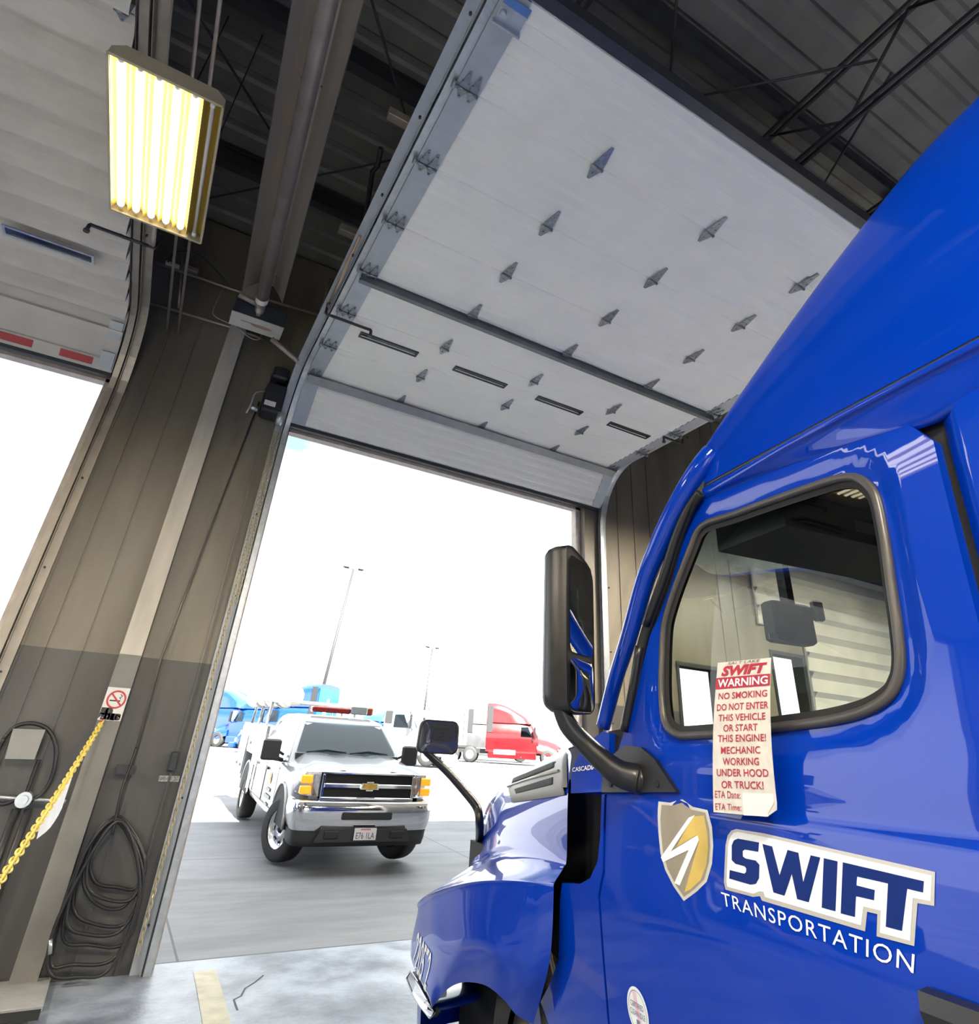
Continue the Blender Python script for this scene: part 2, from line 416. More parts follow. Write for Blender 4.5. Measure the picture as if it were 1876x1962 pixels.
# ================================================================== overhead doors
DZ = 5.046            # underside of the raised door
SEC = .6097           # height of one door section
G_Y = 5.745           # seam where the lowest section tips down
M_hinge = pmat('zinc_hinge', (.26, .28, .30), .34, .7, .2, 30, rvar=.12)
def hinge(mb, o, ex, ey, ez, w=.085, up=.17, dn=.10):
    """strap hinge: two pointed leaves, folded knuckle and bolts; ex across, ey up the door, ez off the skin"""
    P = lambda x, y, z: o + ex*x + ey*y + ez*z
    mb.prism([P(-w/2, .012, .006), P(w/2, .012, .006), P(w*.12, up, .002), P(-w*.12, up, .002)], ez * .006)
    mb.prism([P(-w/2, -.012, .006), P(-w*.12, -dn, .002), P(w*.12, -dn, .002), P(w/2, -.012, .006)], ez * .006)
    mb.cyl(P(-w/2 - .006, 0, .016), P(w/2 + .006, 0, .016), .011, n=10)
    for x, y in ((-.02, .045), (.02, .045), (0, .10), (0, -.05)):
        mb.cyl(P(x, y, .008), P(x, y, .018), .007, n=6)
def flat_section(k):
    """frame of section k, k = 0 the top one ... 6; origin at its lower seam"""
    return V((0, G_Y - SEC * (6 - k), DZ)), V((0, -1, 0)), V((0, 0, -1))
TIP = V((0, 6.115, 4.585)); TIPD = (V((0, G_Y, DZ)) - TIP).normalized()
def frames():
    for k in range(7): yield flat_section(k)
    yield TIP, TIPD, V((0, TIPD.z, -TIPD.y)) * -1
def profile(kind):
    """inner skin of one section: (height, depth towards the room)"""
    if kind == 'lap':
        pts = [(0, 0), (.008, .006)]; n = 6; p = (SEC - .016) / n
        for i in range(n):
            y = .008 + i * p
            pts += [(y + .007, .0165), (y + p * .45, .0125), (y + p - .003, .001)]
        return pts + [(SEC - .008, .006), (SEC, 0)]
    pts = [(0, 0), (.006, .010), (.07, .011), (.115, .020), (.15, .042), (.19, .085), (.235, .115), (.248, .115), (.252, .006), (.30, .006), (.37, .010), (.42, .022), (.45, .044), (.49, .085), (.535, .115), (.548, .115), (.552, .008), (SEC - .006, .010), (SEC, 0)]
    pts = [(SEC - y, d) for y, d in pts][::-1]      # steep faces look out to the yard
    return pts
def sectional(name, label, x0, x1, skin, kind, stile, win_x, arms):
    root = thing(name, label, 'overhead door', ((x0 + x1)/2, 3.0, DZ))
    ex = V((1, 0, 0)); T = .045
    pf0 = profile(kind)
    W = .148 if kind == 'lap' else .12
    for k, (o, ey, ez) in enumerate(frames()):
        P = lambda x, y, d: V((x, 0, 0)) + o + ey*y + ez*d
        pf = pf0 if k < 7 or kind == 'lap' else [(0, .02), (.115, .021), (.125, .006), (.33, .010), (.41, .040), (.425, .006), (.60, .008), (SEC, 0)]
        mb = MB(); A = [[P(x, y, d) for x in (x0, x1)] for y, d in pf]
        mb.grid(A, smooth=False, flip=True)
        mb.add([P(x0, 0, 0), P(x1, 0, 0), P(x1, SEC, 0), P(x0, SEC, 0), P(x0, 0, -T), P(x1, 0, -T), P(x1, SEC, -T), P(x0, SEC, -T)], [(4,5,6,7), (0,1,5,4), (3,7,6,2), (0,4,7,3), (1,2,6,5)])
        pan = rebase(mb, root).build('panel', skin, root)
        if stile:
            for a, b in ((x0 - .005, x0 + W), (x1 - W, x1 + .005)):
                s = MB().prism([P(a, .004, .0), P(b, .004, .0), P(b, SEC - .004, .0), P(a, SEC - .004, .0)], ez * .0185)
                for y in (.12, .2, .42, .5): s.cyl(P((a+b)/2 + .03, y, .0125), P((a+b)/2 + .03, y, .0165), .006, n=6)
                rebase(s, root).build('end_stile', M_stile, root)
        if k == 7: break
        # hinges on the seam below section k
        hx = [x0 + (x1 - x0) * j / 4 for j in (1, 2, 3)] if kind == 'lap' else [x0 + (x1-x0)*j/4 for j in (1, 2, 3)]
        for x in hx:
            h = MB(); hinge(h, V((x, 0, 0)) + o, ex, ey, ez, .085); h.v = [p + ez * .016 for p in h.v]
            rebase(h, root).build('hinge', M_hinge, root)
        for x in (x0 + .04, x0 + .105, x1 - .105, x1 - .04) if kind == 'lap' else (x0 + .05, x1 - .06):
            h = MB(); hinge(h, V((x, 0, 0)) + o, ex, ey, ez, .058, .12, .06); h.v = [p + ez * .019 for p in h.v]
            sx = -1 if x < (x0+x1)/2 else 1
            if abs(x - (x0 if sx < 0 else x1)) < .06:
                h.cyl(V((x, 0, 0)) + o + ez*.03, V((x + sx*.07, 0, 0)) + o + ez*.03, .006, n=8)
                h.cyl(V((x + sx*.045, 0, 0)) + o + ez*.03, V((x + sx*.07, 0, 0)) + o + ez*.03, .022, n=14)
            rebase(h, root).build('roller_hinge', M_hinge, root)
    # windows in the third section from the bottom
    o, ey, ez = flat_section(5)
    for wx0, wx1 in win_x:
        y0, y1 = (.315, .405) if kind == 'lap' else (.17, .285)
        off = .010 if kind == 'lap' else .118
        P = lambda x, y, d: V((x, 0, 0)) + o + ey*y + ez*(d + off)
        f = MB(); r = .018
        for a, b, c, d in ((wx0, wx1, y0, y0 + r), (wx0, wx1, y1 - r, y1), (wx0, wx0 + r, y0 + r, y1 - r), (wx1 - r, wx1, y0 + r, y1 - r)):
            f.prism([P(a, c, 0), P(b, c, 0), P(b, d, 0), P(a, d, 0)], ez * .014)
        w = rebase(f, root).build('window', M_dkst if kind == 'lap' else M_galv, root)
        g = MB().prism([P(wx0 + r, y0 + r, 0), P(wx1 - r, y0 + r, 0), P(wx1 - r, y1 - r, 0), P(wx0 + r, y1 - r, 0)], ez * .003)
        rebase(g, root).build('pane', M_pane, w)
    return root
M_pane = pmat('roof_shade_door_glass', (.02, .021, .025), .08, 0, .2, 5, rvar=.02)  # darkness of the roof behind the glass put into the colour

DX0, DX1 = .668, 4.862
door = sectional('overhead_door', 'white sectional overhead door rolled up above the main doorway', DX0, DX1, M_white, 'lap', True,
                 [(.93, 1.53), (1.94, 2.56), (2.96, 3.57), (3.97, 4.585)], True)
def strut(root, k_y, m, d=.062, w=.05):
    """hat-shaped stiffener across the door"""
    mb = MB(); x0, x1 = DX0 + .02, DX1 - .02; z = DZ - .012
    p = [V((x0, k_y - w*.9, z)), V((x0, k_y - w*.5, z)), V((x0, k_y - w*.42, z - d)), V((x0, k_y + w*.42, z - d)), V((x0, k_y + w*.5, z)), V((x0, k_y + w*.9, z)), V((x0, k_y + w*.9, z - .004)), V((x0, k_y + w*.55, z - .004)), V((x0, k_y + w*.47, z - d - .004)), V((x0, k_y - w*.47, z - d - .004)), V((x0, k_y - w*.55, z - .004)), V((x0, k_y - w*.9, z - .004))]
    mb.prism(p, V((x1 - x0, 0, 0))); rebase(mb, root).build('strut', m, root)
M_strut = pmat('grey_strut_steel', (.16, .18, .19), .4, .5, .1, 9)
strut(door, G_Y - 3*SEC + .075, M_strut)
# strut along the tipped bottom section and its rubber seal
mb = MB(); e = TIPD; nz = V((0, -TIPD.z, TIPD.y)); Q = lambda x, y, d: V((x, 0, 0)) + TIP + e*y - V((0, TIPD.z, -TIPD.y))*d
a = SEC - .03
mb.prism([Q(DX0+.02, a, .012), Q(DX0+.02, a - .10, .012), Q(DX0+.02, a - .10, .055), Q(DX0+.02, a - .01, .055)], V((DX1 - DX0 - .04, 0, 0)))
rebase(mb, door).build('strut', pmat('pale_grey_strut', (.33, .33, .32), .45, .4, .1, 9), door)
mb = MB(); mb.prism([Q(DX0, 0, .012), Q(DX0, -.035, .012), Q(DX0, -.06, -.02), Q(DX0, -.035, -.05), Q(DX0, 0, -.045)], V((DX1 - DX0, 0, 0)))
rebase(mb, door).build('bottom_seal', M_black, door)
ytop = G_Y - 7*SEC
mb = MB().box((DX0 - .02, ytop - .075, DZ - .02), (DX1 + .02, ytop - .012, DZ + .10)); rebase(mb, door).build('top_strut', pmat('dark_top_strut', (.06, .062, .07), .35, .5, .15, 6), door)
for sx, xx in ((-1, DX0), (1, DX1)):
    mb = MB(); y = ytop + .16; x = xx - sx*.09
    mb.box((x - .075, y - .09, DZ - .03), (x + .075, y + .01, DZ - .012)); mb.box((x - .085, y + .01, DZ - .06), (x + .085, y + .02, DZ - .012)); mb.cyl((x + sx*.05, y - .04, DZ - .03), (x + sx*.05, y - .04, DZ - .07), .02, n=12)
    br = rebase(mb, door).build('top_bracket', M_galv, door)
    mb = MB().box((x - .075, y - .13, DZ - .034), (x + .075, y - .085, DZ - .03)); rebase(mb, door).build('bracket_label', pmat('blue_label', (.08, .2, .5), .5), br)

left_door = sectional('overhead_door', 'ribbed overhead door with beige grime rolled up behind the lit fluorescent lamp', -4.98, -1.02, M_ribw, 'rib', False,
                      [(-1.85, -1.24), (-2.95, -2.3), (-4.2, -3.5)], True)
mb = MB(); x0, x1 = -4.98, -1.02
mb.prism([Q(x0, 0, .012), Q(x0, -.035, .012), Q(x0, -.06, -.02), Q(x0, -.035, -.05), Q(x0, 0, -.045)], V((x1 - x0, 0, 0)))
rebase(mb, left_door).build('bottom_seal', M_black, left_door)
M_red = pmat('red_reflective', (.42, .03, .04), .35, 0, .1, 12)
for xa in (-1.45, -1.92, -2.4, -2.88, -3.4, -3.9, -4.4):      # red blocks of the conspicuity tape on the bottom rail
    mb = MB().prism([Q(xa, .03, .0225), Q(xa + .26, .03, .0225), Q(xa + .26, .10, .0225), Q(xa, .10, .0225)], -V((0, TIPD.z, -TIPD.y)) * .004)
    rebase(mb, left_door).build('red_reflective_tape', M_red, left_door)
for xx, kk in ((-1.14, 0), (-1.14, 1)):
    mb = MB().prism([Q(xx, .03 + kk*.30, .012), Q(xx + .11, .03 + kk*.30, .012), Q(xx + .11, .19 + kk*.30, .012), Q(xx, .19 + kk*.30, .012)], -V((0, TIPD.z, -TIPD.y)) * .02)
    rebase(mb, left_door).build('corner_bracket', M_stile, left_door)

# ---------------- tracks: rolled channel up the jamb, round the bend and back under the roof
def track_path(yb=1.30):
    P = [V((0, 6.135, 0)), V((0, 6.135, 2.2)), V((0, 6.135, 4.30))]; R = .62; c = V((0, 6.135 - R, 4.30 + .0))
    zt = DZ + .03
    for k in range(1, 11):
        a = k / 10 * pi / 2; P.append(V((0, 6.135 - R*(1 - cos(a)), 4.30 + (zt - 4.30)*sin(a))))
    P += [V((0, 3.4, zt)), V((0, yb, zt))]; return P
def make_track(name, label, x, sx, m=None):
    root = thing(name, label, 'door track', (x, 6.1, 0), group='door tracks'); P = track_path()
    def sweep(prof, nm, mt):
        R = []
        for i, p in enumerate(P):
            d = (P[min(i+1, len(P)-1)] - P[max(i-1, 0)]).normalized(); nrm = V((0, d.z, -d.y))   # outward from the room side
            R.append([V((x, 0, 0)) + p + V((sx*a, 0, 0)) + nrm*b for a, b in prof])
        mb = MB().loft(R, True, True); rebase(mb, root); return mb.build(nm, mt, root)
    sweep([(.0, -.028), (.05, -.028), (.05, -.024), (.004, -.024), (.004, .024), (.05, .024), (.05, .028), (.0, .028)], 'track_channel', m or M_galv)
    sweep([(-.012, -.010), (-.012, .034), (-.008, .038), (-.085, .038), (-.085, .033), (-.016, .033), (-.016, -.010)], 'mounting_angle', m or M_stile)
    bo = MB()
    for z in (.3, 1.1, 1.9, 2.7, 3.5): bo.cyl((x + sx*-.05, 6.08, z), (x + sx*-.05, 6.105, z), .009, n=6)
    for y in (1.7, 2.4, 3.1, 3.8, 4.5): bo.cyl((x + sx*-.05, y, DZ - .005), (x + sx*-.05, y, DZ - .025), .009, n=6)
    rebase(bo, root).build('bolt', M_dkst, root, kind='stuff')
    return root
make_track('door_track', 'galvanized track on the left jamb of the main doorway, bending up beside the white door', .612, 1)
make_track('door_track', 'galvanized track bending up behind the tall truck mirror, right of the main doorway', 4.915, -1)
M_tant = pmat('tan_track_steel', (.34, .30, .25), .4, .5, .12, 8)
make_track('door_track', 'tan track right of the ribbed door, passing behind the lit lamp', -.955, -1, M_tant)

# stop arms: black pipe arms with upturned ends reaching over the raised doors
def stop_arm(label, x0, x1, y, z=4.985):
    mb = MB(); s = 1 if x1 > x0 else -1
    mb.tube(bez([(x0, y, z + .16), (x0, y, z + .02), (x0 + s*.02, y, z), (x0 + s*.06, y, z)], 4), .012, 8)
    mb.tube(bez([(x0 + s*.05, y, z), (x1 - s*.04, y, z), (x1, y, z - .0), (x1 + s*.004, y, z - .06)], 4), .014, 8)
    mb.cyl((x1 + s*.004, y, z - .055), (x1 + s*.004, y, z - .075), .022, n=10)
    return tag(mb.build('stop_arm', M_dkst), label, 'stop arm', 'stop arms on the door tracks')
pa = onZ(624, 602, 4.98); pb = onZ(716, 624, 4.98); stop_arm('black pipe stop arm reaching over the windows of the raised white door', pa.x, pb.x, pa.y)
pa = onZ(297, 477, 4.98); pb = onZ(172, 425, 4.98); stop_arm('black pipe stop arm under the ribbed door, below the lit lamp', pa.x, pb.x, pa.y)
pa = onZ(1312, 848, 4.98); pb = onZ(1272, 838, 4.98); stop_arm('black pipe stop arm at the truck side of the raised white door', 4.98, pb.x, pb.y)

# closed door of the bay beyond the truck
root = thing('overhead_door', 'closed ribbed beige door standing behind the truck cab, seen through its side window', 'overhead door', (10.2, 6.1, 0))
for k in range(8):
    mb = MB(); z0 = k * .575; P = []; x0 = 8.92 if 3 <= k < 6 else 7.9
    for a, d in ((0, 0), (.01, .012), (.20, .02), (.27, .085), (.285, .012), (.47, .02), (.55, .085), (.565, .0), (.575, 0)): P.append([V((x, 6.16 - d, z0 + a)) for x in (x0, 12.6)])
    mb.grid(P, smooth=False); mb.box((x0, 6.16, z0), (12.6, 6.18, z0 + .573)); rebase(mb, root).build('panel', M_ribw, root)
# ================================================================== lamp, heater, pipes and wall gear
M_tube = emat('lit_tube', (1, .94, .74), 7.0); M_tube2 = emat('added_lamp_tube', (1, .92, .78), LAMP_W)
M_gold = pmat('lamp_reflector', (.50, .35, .07), .35, .2, .05, 4)
M_lamph = pmat('lamp_housing', (.46, .40, .27), .4, .2, .1, 6)
M_tubeoff = pmat('dead_tube', (.62, .60, .55), .2, 0, .05, 8)
LZ0 = 4.55
q = [onZ(u, v, LZ0) for u, v in ((204, 99), (424, 201), (388, 464), (213, 404))]
lx0, lx1 = (q[0].x + q[3].x)/2, (q[1].x + q[2].x)/2; ly0, ly1 = (q[0].y + q[1].y)/2, (q[2].y + q[3].y)/2
LW, LL = lx1 - lx0, ly1 - ly0
def highbay(loc, label, group=None, lit=6, power=60.):
    root = thing('fluorescent_lamp', label, 'lamp', loc, 0, group)          # origin at the middle of the mouth
    w, l = LW/2, LL/2
    mb = MB()
    mb.loft([[V((sx*a, sy*b, z)) for sx, sy in ((-1,-1),(1,-1),(1,1),(-1,1))] for a, b, z in ((w, l, 0), (w, l, .055), (w*.82, l, .10), (w*.82, l*.99, .10))], True, False)
    mb.box((-w*.82, -l, .10), (w*.82, l, .104))
    for sx in (-1, 1):
        mb.box((sx*w - .006, -l, -.006), (sx*w + .006, l, .004)); mb.box((-w, sx*l - .008, -.006), (w, sx*l + .008, .004))
    mb.build('housing', M_lamph, root)
    for k in range(6):
        x0 = -w + .008 + (2*w - .016) * k / 6; x1 = -w + .008 + (2*w - .016) * (k + 1) / 6; xm = (x0 + x1)/2
        mb = MB(); mb.grid([[V((x0 + (x1-x0)*t, y, .004 + .06 * (1 - (2*t - 1)**4))) for y in (-l + .02, l - .02)] for t in [i/10 for i in range(11)]])
        rf = mb.build('reflector', M_gold, root)
        on = k < lit
        mb = MB().cyl((xm, -l + .055, .026), (xm, l - .055, .026), 0.020 if on else .011, n=12); mb.build('tube', (M_tube2 if group else M_tube) if on else M_tubeoff, rf)
        if not group:
            for s in (-1, 1): MB().cyl((xm, s*(l - .055), .026), (xm, s*(l - .02), .026), .014, n=10).build('socket', M_white, rf)
    top = HZ - 0.05 - loc[2]
    for sx, sy in ((-.5, .85), (.5, .85)):
        MB().cyl((sx*w, sy*l, .1), (sx*w, sy*l, top), .005, n=8).build('hanger_rod', M_steelbeam, root)
    return root
lamp = highbay(((lx0+lx1)/2, (ly0+ly1)/2, LZ0), 'lit fluorescent lamp with six tubes hanging by the ribbed door', None, 5, LAMP_W)
for x, y in ((-5.45, 3.4), (-5.45, -.2), (-.75, -1.6), (6.0, 3.4), (9.6, 3.4), (2.7, -2.6), (6.0, -1.2)):  # unseen lamps added to brighten the interior
    highbay((x, y, LZ0), 'unseen fluorescent lamp added to brighten the shop', 'added lamps out of view', 6, LAMP_W)

# ---- radiant tube heater under the roof
M_refl = pmat('heater_reflector', (.62, .56, .50), .34, .75, .12, 3, stretch=(1, .2, 1))
M_htube = pmat('heater_tube', (.30, .255, .235), .5, .35, .15, 6)
HTZ = 5.5
A, B = onZ(629, 0, HTZ), onZ(504, 566, HTZ)
dv = (B - A).normalized(); sv = V((dv.y, -dv.x, 0)); A2 = A - dv * 4.0
root = thing('tube_heater', 'long radiant tube heater with angled reflector under the dark roof', 'heater', (B.x, B.y, HTZ))
wr = (onZ(700, 0, HTZ) - onZ(560, 0, HTZ)).dot(sv) / 2
prof = [(-1.0, -.005), (-.97, -.02), (-.93, -.005), (-.62, .085), (-.34, .15), (.34, .15), (.62, .085), (.93, -.005), (.97, -.02), (1.0, -.005), (.64, .10), (.36, .165), (-.36, .165), (-.64, .10)]
mb = MB().loft([[p + sv*(a*wr) + V((0, 0, b)) for a, b in prof] for p in (A2, B)], True, False); rebase(mb, root).build('reflector', M_refl, root)
mb = MB().cyl(A2, B + dv*.10, wr*.30, n=20); tb = rebase(mb, root).build('heater_tube', M_htube, root)
mb = MB().cyl(B + dv*.02, B + dv*.10, wr*.315, n=20, cap=False); rebase(mb, root).build('white_collar', M_white, tb)
mb = MB()
for t in (.35, 1.35): 
    p = A - dv*.1 + dv*t*2.2; mb.tube([p + sv*a*wr + V((0,0,b)) for a, b in ((-1.02, .0), (-.7, .1), (0, .2), (.7, .1), (1.02, 0))], .006, 6); mb.cyl(p + V((0,0,.2)), p + V((0,0,1.35)), .005, n=6)
rebase(mb, root).build('hanger', M_dkst, root)
E_ = B + dv*.12
mb = MB().tube(bez([E_, E_ + dv*.08 + V((0,0,-.0)), E_ + dv*.14 + V((0,0,-.05)), E_ + dv*.15 + V((0,0,-.10))], 4), wr*.25, 14); mb.cyl(E_ + dv*.05 - sv*.03, E_ + dv*.02 - sv*.22 + V((0,0,.02)), .03, n=12)
rebase(mb, root).build('elbow', M_pipe, root)
# burner box hung below the heater end: dark case, white underside plate
bz = 5.36
c = [onZ(u, v, bz) for u, v in ((443, 596), (543, 626), (537, 650), (440, 621))]
bx0, bx1 = (c[0].x + c[3].x)/2, (c[1].x + c[2].x)/2; by0, by1 = (c[0].y + c[1].y)/2, (c[2].y + c[3].y)/2
root = thing('burner_box', 'dark burner control box with a white underside below the heater end', 'burner box', ((bx0+bx1)/2, (by0+by1)/2, bz))
mb = MB().bbox((bx0, by0, bz), (bx1, by1, bz + .20), .006); rebase(mb, root).build('case', pmat('burner_case', (.045, .052, .062), .5, .2), root)
mb = MB().box((bx0 - .003, by0 - .003, bz - .004), (bx1 + .003, by1 + .003, bz + .001)); lid = rebase(mb, root).build('underside_plate', pmat('burner_lid', (.60, .58, .52), .5, 0, .06), root)
xm = bx0 + (bx1-bx0)*.60; ym = (by0+by1)/2
mb = MB(); mb.add([(xm + .11*cos(a), ym + .03*sin(a), bz - .0045) for a in [2*pi*k/24 for k in range(24)]], [list(range(24))]); rebase(mb, root).build('red_logo_patch', pmat('faded_red_print', (.42, .27, .24), .6), lid)
mb = MB(); mb.box((bx0 + .10, ym - .02, bz - .0045), (bx0 + .24, ym, bz - .0038)); rebase(mb, root).build('grey_print', pmat('faded_grey_print', (.33, .32, .29), .6), lid)
def pipe(name, label, cat, pts, r, m, group=None, n=10, sm=0):
    if sm: pts = bez(pts, sm)
    return tag(MB().tube(pts, r, n).build(name, m), label, cat, group)
pw = lambda u, v, y=6.12: onY(u, v, y)
pipe('exhaust_pipe', 'short tan pipe slanting down from the burner box', 'pipe', [pw(520, 649, 5.60), pw(571, 692, 5.66)], .026, M_pipe, n=16)
pipe('conduit', 'thin dark conduit running along the wall above the column to the heater end', 'conduit', [pw(300, 504), pw(447, 555), pw(612, 604), pw(616, 590), pw(634, 535)], .016, M_pipe)
pipe('conduit', 'thin conduit along the wall below the burner box', 'conduit', [pw(283, 579), pw(455, 631), pw(505, 650)], .014, M_pipe)
pipe('conduit', 'thin conduit drop on the wall under the lamp corner', 'conduit', [pw(352, 455, 6.15), pw(342, 590, 6.15)], .012, M_pipe)
pipe('cable', 'looped cable sagging beneath the burner box', 'cable', [pw(455, 626, 5.95), pw(476, 645, 5.95), pw(494, 651, 5.95), pw(502, 640, 5.95)], .006, M_pipe, sm=4)
pipe('cable', 'looped cable dropping beside the burner box', 'cable', [pw(428, 553, 6.0), pw(412, 585, 6.0), pw(410, 604, 6.0), pw(440, 620, 6.0)], .008, M_pipe, sm=4)
pipe('cable', 'thin cable arching over the conduit below the lamp', 'cable', [pw(322, 502, 6.0), pw(335, 484, 6.0), pw(360, 482, 6.0), pw(390, 495, 6.0), pw(436, 541, 6.0)], .007, M_steelbeam, sm=4)
for (u0, v0, u1, v1), lb in (((319, 498, 343, 513), 'small pale junction box on the wall below the lamp'), ((352, 504, 379, 522), 'small dull junction box beside the pale one on the wall')):
    a, b = pw(u0, v0, 6.08), pw(u1, v1, 6.08)
    tag(MB().bbox((a.x, 6.08, min(a.z, b.z)), (b.x, 6.16, max(a.z, b.z)), .006).build('junction_box', M_pipe if 'dull' in lb else M_white), lb, 'junction box')
for (u0, v0, u1, v1), lb in (((742, 222, 782, 240), 'pale junction box on the roof beam beside the raised white door'), ((650, 440, 684, 458), 'pale junction box on the roof beam above the pipe along the track')):
    a, b = onZ(u0, v0, 6.0), onZ(u1, v1, 6.0)
    tag(MB().bbox((a.x, min(a.y, b.y) - .02, 6.0), (b.x, max(a.y, b.y) + .04, 6.09), .006).build('junction_box', M_pipe), lb, 'junction box')
pipe('gas_pipe', 'black pipe with an elbow running under the roof beside the raised white door', 'pipe', [onZ(730, 284, 6.0), onZ(724, 318, 6.0), onZ(714, 328, 6.0), onZ(696, 446, 6.0)], .022, M_dkst)
a, b = onZ(690, 452, 5.06), onZ(623, 600, 5.06)
pipe('conduit', 'copper coloured conduit running beside the left track of the raised white door', 'conduit', [a, b], .013, pmat('copper_conduit', (.42, .30, .20), .35, .6))
pipe('conduit', 'pale conduit drop at the end of the left stop arm', 'conduit', [onZ(297, 430, 5.0), onZ(293, 476, 5.0)], .016, M_pipe)
pipe('conduit', 'vertical dark conduit on the wall right of the beige column', 'conduit', [pw(497, 770), pw(308, 1262), pw(262, 1432)], .010, pmat('dark_conduit', (.13, .12, .105), .4, .3))
for (u0, v0, u1, v1), lb in (((328, 0, 317, 135), 'pale conduit under the roof running behind the lamp, left of two'), ((422, 0, 399, 182), 'pale conduit under the roof running behind the lamp corner, right of two'), ((383, 0, 366, 170), 'dull thick conduit between the two pale ones behind the lamp')):
    a, b = onZ(u0, v0, 5.25), onZ(u1, v1, 5.25); d_ = (b - a).normalized()
    pipe('conduit', lb, 'conduit', [a - d_*3, b + d_*(6.15 - b.y)], .012 if 'pale' in lb else .022, M_pipe)
pipe('pull_cord', 'thin cord slanting across the wall right of the main doorway', 'cord', [onY(1243, 1039, 6.0), onY(1150, 1385, 6.0)], .005, M_pipe)

# ---- door operator, hoist chain
ox0, ox1 = .33, .53
root = thing('door_operator', 'dark jackshaft door operator high on the wall left of the main doorway', 'door operator', (.43, 6.05, 4.5))
mb = MB().bbox((ox0, 5.93, 4.56), (ox1, 6.18, 4.90), .02); rebase(mb, root).build('case', M_dkst, root)
mb = MB().bbox((ox0 + .02, 5.90, 4.96), (ox1 - .02, 6.16, 5.10), .02); mb.cyl((ox0 + .08, 6.04, 4.9), (ox0 + .08, 6.04, 4.96), .04, n=14); rebase(mb, root).build('motor', M_dkst, root)
a, b = onY(508, 765, 5.925), onY(527, 780, 5.925)
mb = MB().box((a.x, 5.924, b.z), (b.x, 5.930, a.z)); rebase(mb, root).build('label_plate', M_white, root)
mb = MB().cyl((.50, 5.93, 4.50), (.56, 5.93, 4.50), .07, n=20); mb.cyl((ox0 - .10, 6.05, 4.60), (ox0 - .02, 6.05, 4.60), .03, n=10); mb.tube(bez([(ox0, 6.0, 4.8), (ox0 - .09, 6.0, 4.75), (ox0 - .1, 6.02, 4.6), (ox0 - .12, 6.05, 4.52)], 4), .01, 8)
rebase(mb, root).build('chain_wheel', M_galv, root)
def chain(path, pitch, r, name, m, wd=.6):
    """closed oval links threaded along a path, every other one turned"""
    mb = MB(); L_ = [0]
    for a, b in zip(path, path[1:]): L_.append(L_[-1] + (b - a).length)
    def at(s):
        for i in range(len(path) - 1):
            if s <= L_[i+1] or i == len(path) - 2:
                t = (s - L_[i]) / (L_[i+1] - L_[i]); return path[i].lerp(path[i+1], t), (path[i+1] - path[i]).normalized()
    n = int(L_[-1] / pitch)
    for k in range(n):
        c, d = at((k + .5) * pitch); e = d.cross(V((.3, .9, .2))).normalized(); f = d.cross(e)
        if k % 2: e = f
        ln = pitch * .78; w = pitch * wd * .5
        mb.tube([c + d*(ln*cos(t)) + e*(w*sin(t)) for t in [2*pi*j/10 for j in range(10)]], r, 5, closed=True)
    return mb.build(name, m)
M_chain = pmat('brass_chain', (.45, .38, .24), .35, .6, .15, 20)
pA, pB = onY(528, 828, 5.95), onY(262, 1832, 5.95)
tag(chain([pA, V(((pA.x + pB.x)/2 + .012, 5.95, (pA.z + pB.z)/2)), pB], .036, .0055, 'hoist_chain', M_chain), 'thin brass hoist chain hanging beside the left jamb of the main doorway', 'chain')
pA2 = onY(536, 826, 5.97); pB2 = V((pA2.x + .01, 5.97, 2.6))
tag(chain([pA2, pB2], .036, .0045, 'hoist_chain', M_chain), 'shorter dull strand of hoist chain right of the long brass one', 'chain')

# ---- no smoking notice on the column
sgx0, sgx1 = -.186, -.028
a, b = onY(200, 1316, 6.09), onY(200, 1380, 6.09); z1, z0 = 1.868, 1.60
z1 = onY(222, 1317, 6.095).z; z0 = onY(200, 1380, 6.095).z
root = thing('no_smoking_sign', 'white NO SMOKING notice with a red ban ring on the column', 'sign', ((sgx0+sgx1)/2, 6.098, z0))
mb = MB().box((sgx0, 6.094, z0), (sgx1, 6.099, z1)); rebase(mb, root).build('board', pmat('sign_white', (.74, .72, .68), .5, 0, .05), root)
M_sred = pmat('sign_red', (.55, .05, .06), .5); M_sblk = pmat('sign_black', (.03, .03, .03), .5)
cx, cz, R = (sgx0+sgx1)/2 + .004, z1 - .088, .068
def ring(mb, cx, cz, r0, r1, y, n=36):
    mb.loft([[V((cx + r*cos(2*pi*k/n), y, cz + r*sin(2*pi*k/n))) for k in range(n)] for r in (r0, r1)], True, False)
mb = MB(); ring(mb, cx, cz, R, R*.80, 6.0925)
d = V((cos(pi*.75), 0, sin(pi*.75))); e = V((d.z, 0, -d.x)); c0 = V((cx, 6.0925, cz))
mb.add([c0 + d*R*.85 + e*.006, c0 + d*R*.85 - e*.006, c0 - d*R*.85 - e*.006, c0 - d*R*.85 + e*.006], [(0, 1, 2, 3)])
rebase(mb, root).build('ban_ring', M_sred, root)
mb = MB(); mb.add([(cx - .045, 6.0935, cz - .014), (cx + .03, 6.0935, cz - .014), (cx + .03, 6.0935, cz - .004), (cx - .045, 6.0935, cz - .004)], [(0, 1, 2, 3)])
mb.tube(bez([(cx + .03, 6.0935, cz + .004), (cx + .02, 6.0935, cz + .015), (cx + .035, 6.0935, cz + .025), (cx + .02, 6.0935, cz + .04)], 4), .003, 5)
rebase(mb, root).build('cigarette_pictogram', M_sblk, root)
mb = MB(); put_text(mb, 'NO', .040, lambda x, y: V((sgx0 + .012 + x, 6.0925, z0 + .052 + y)), align='LEFT', bold=.012)
put_text(mb, 'SMOKING', .034, lambda x, y: V((sgx0 + .010 + x*.86, 6.0925, z0 + .016 + y)), align='LEFT', bold=.012)
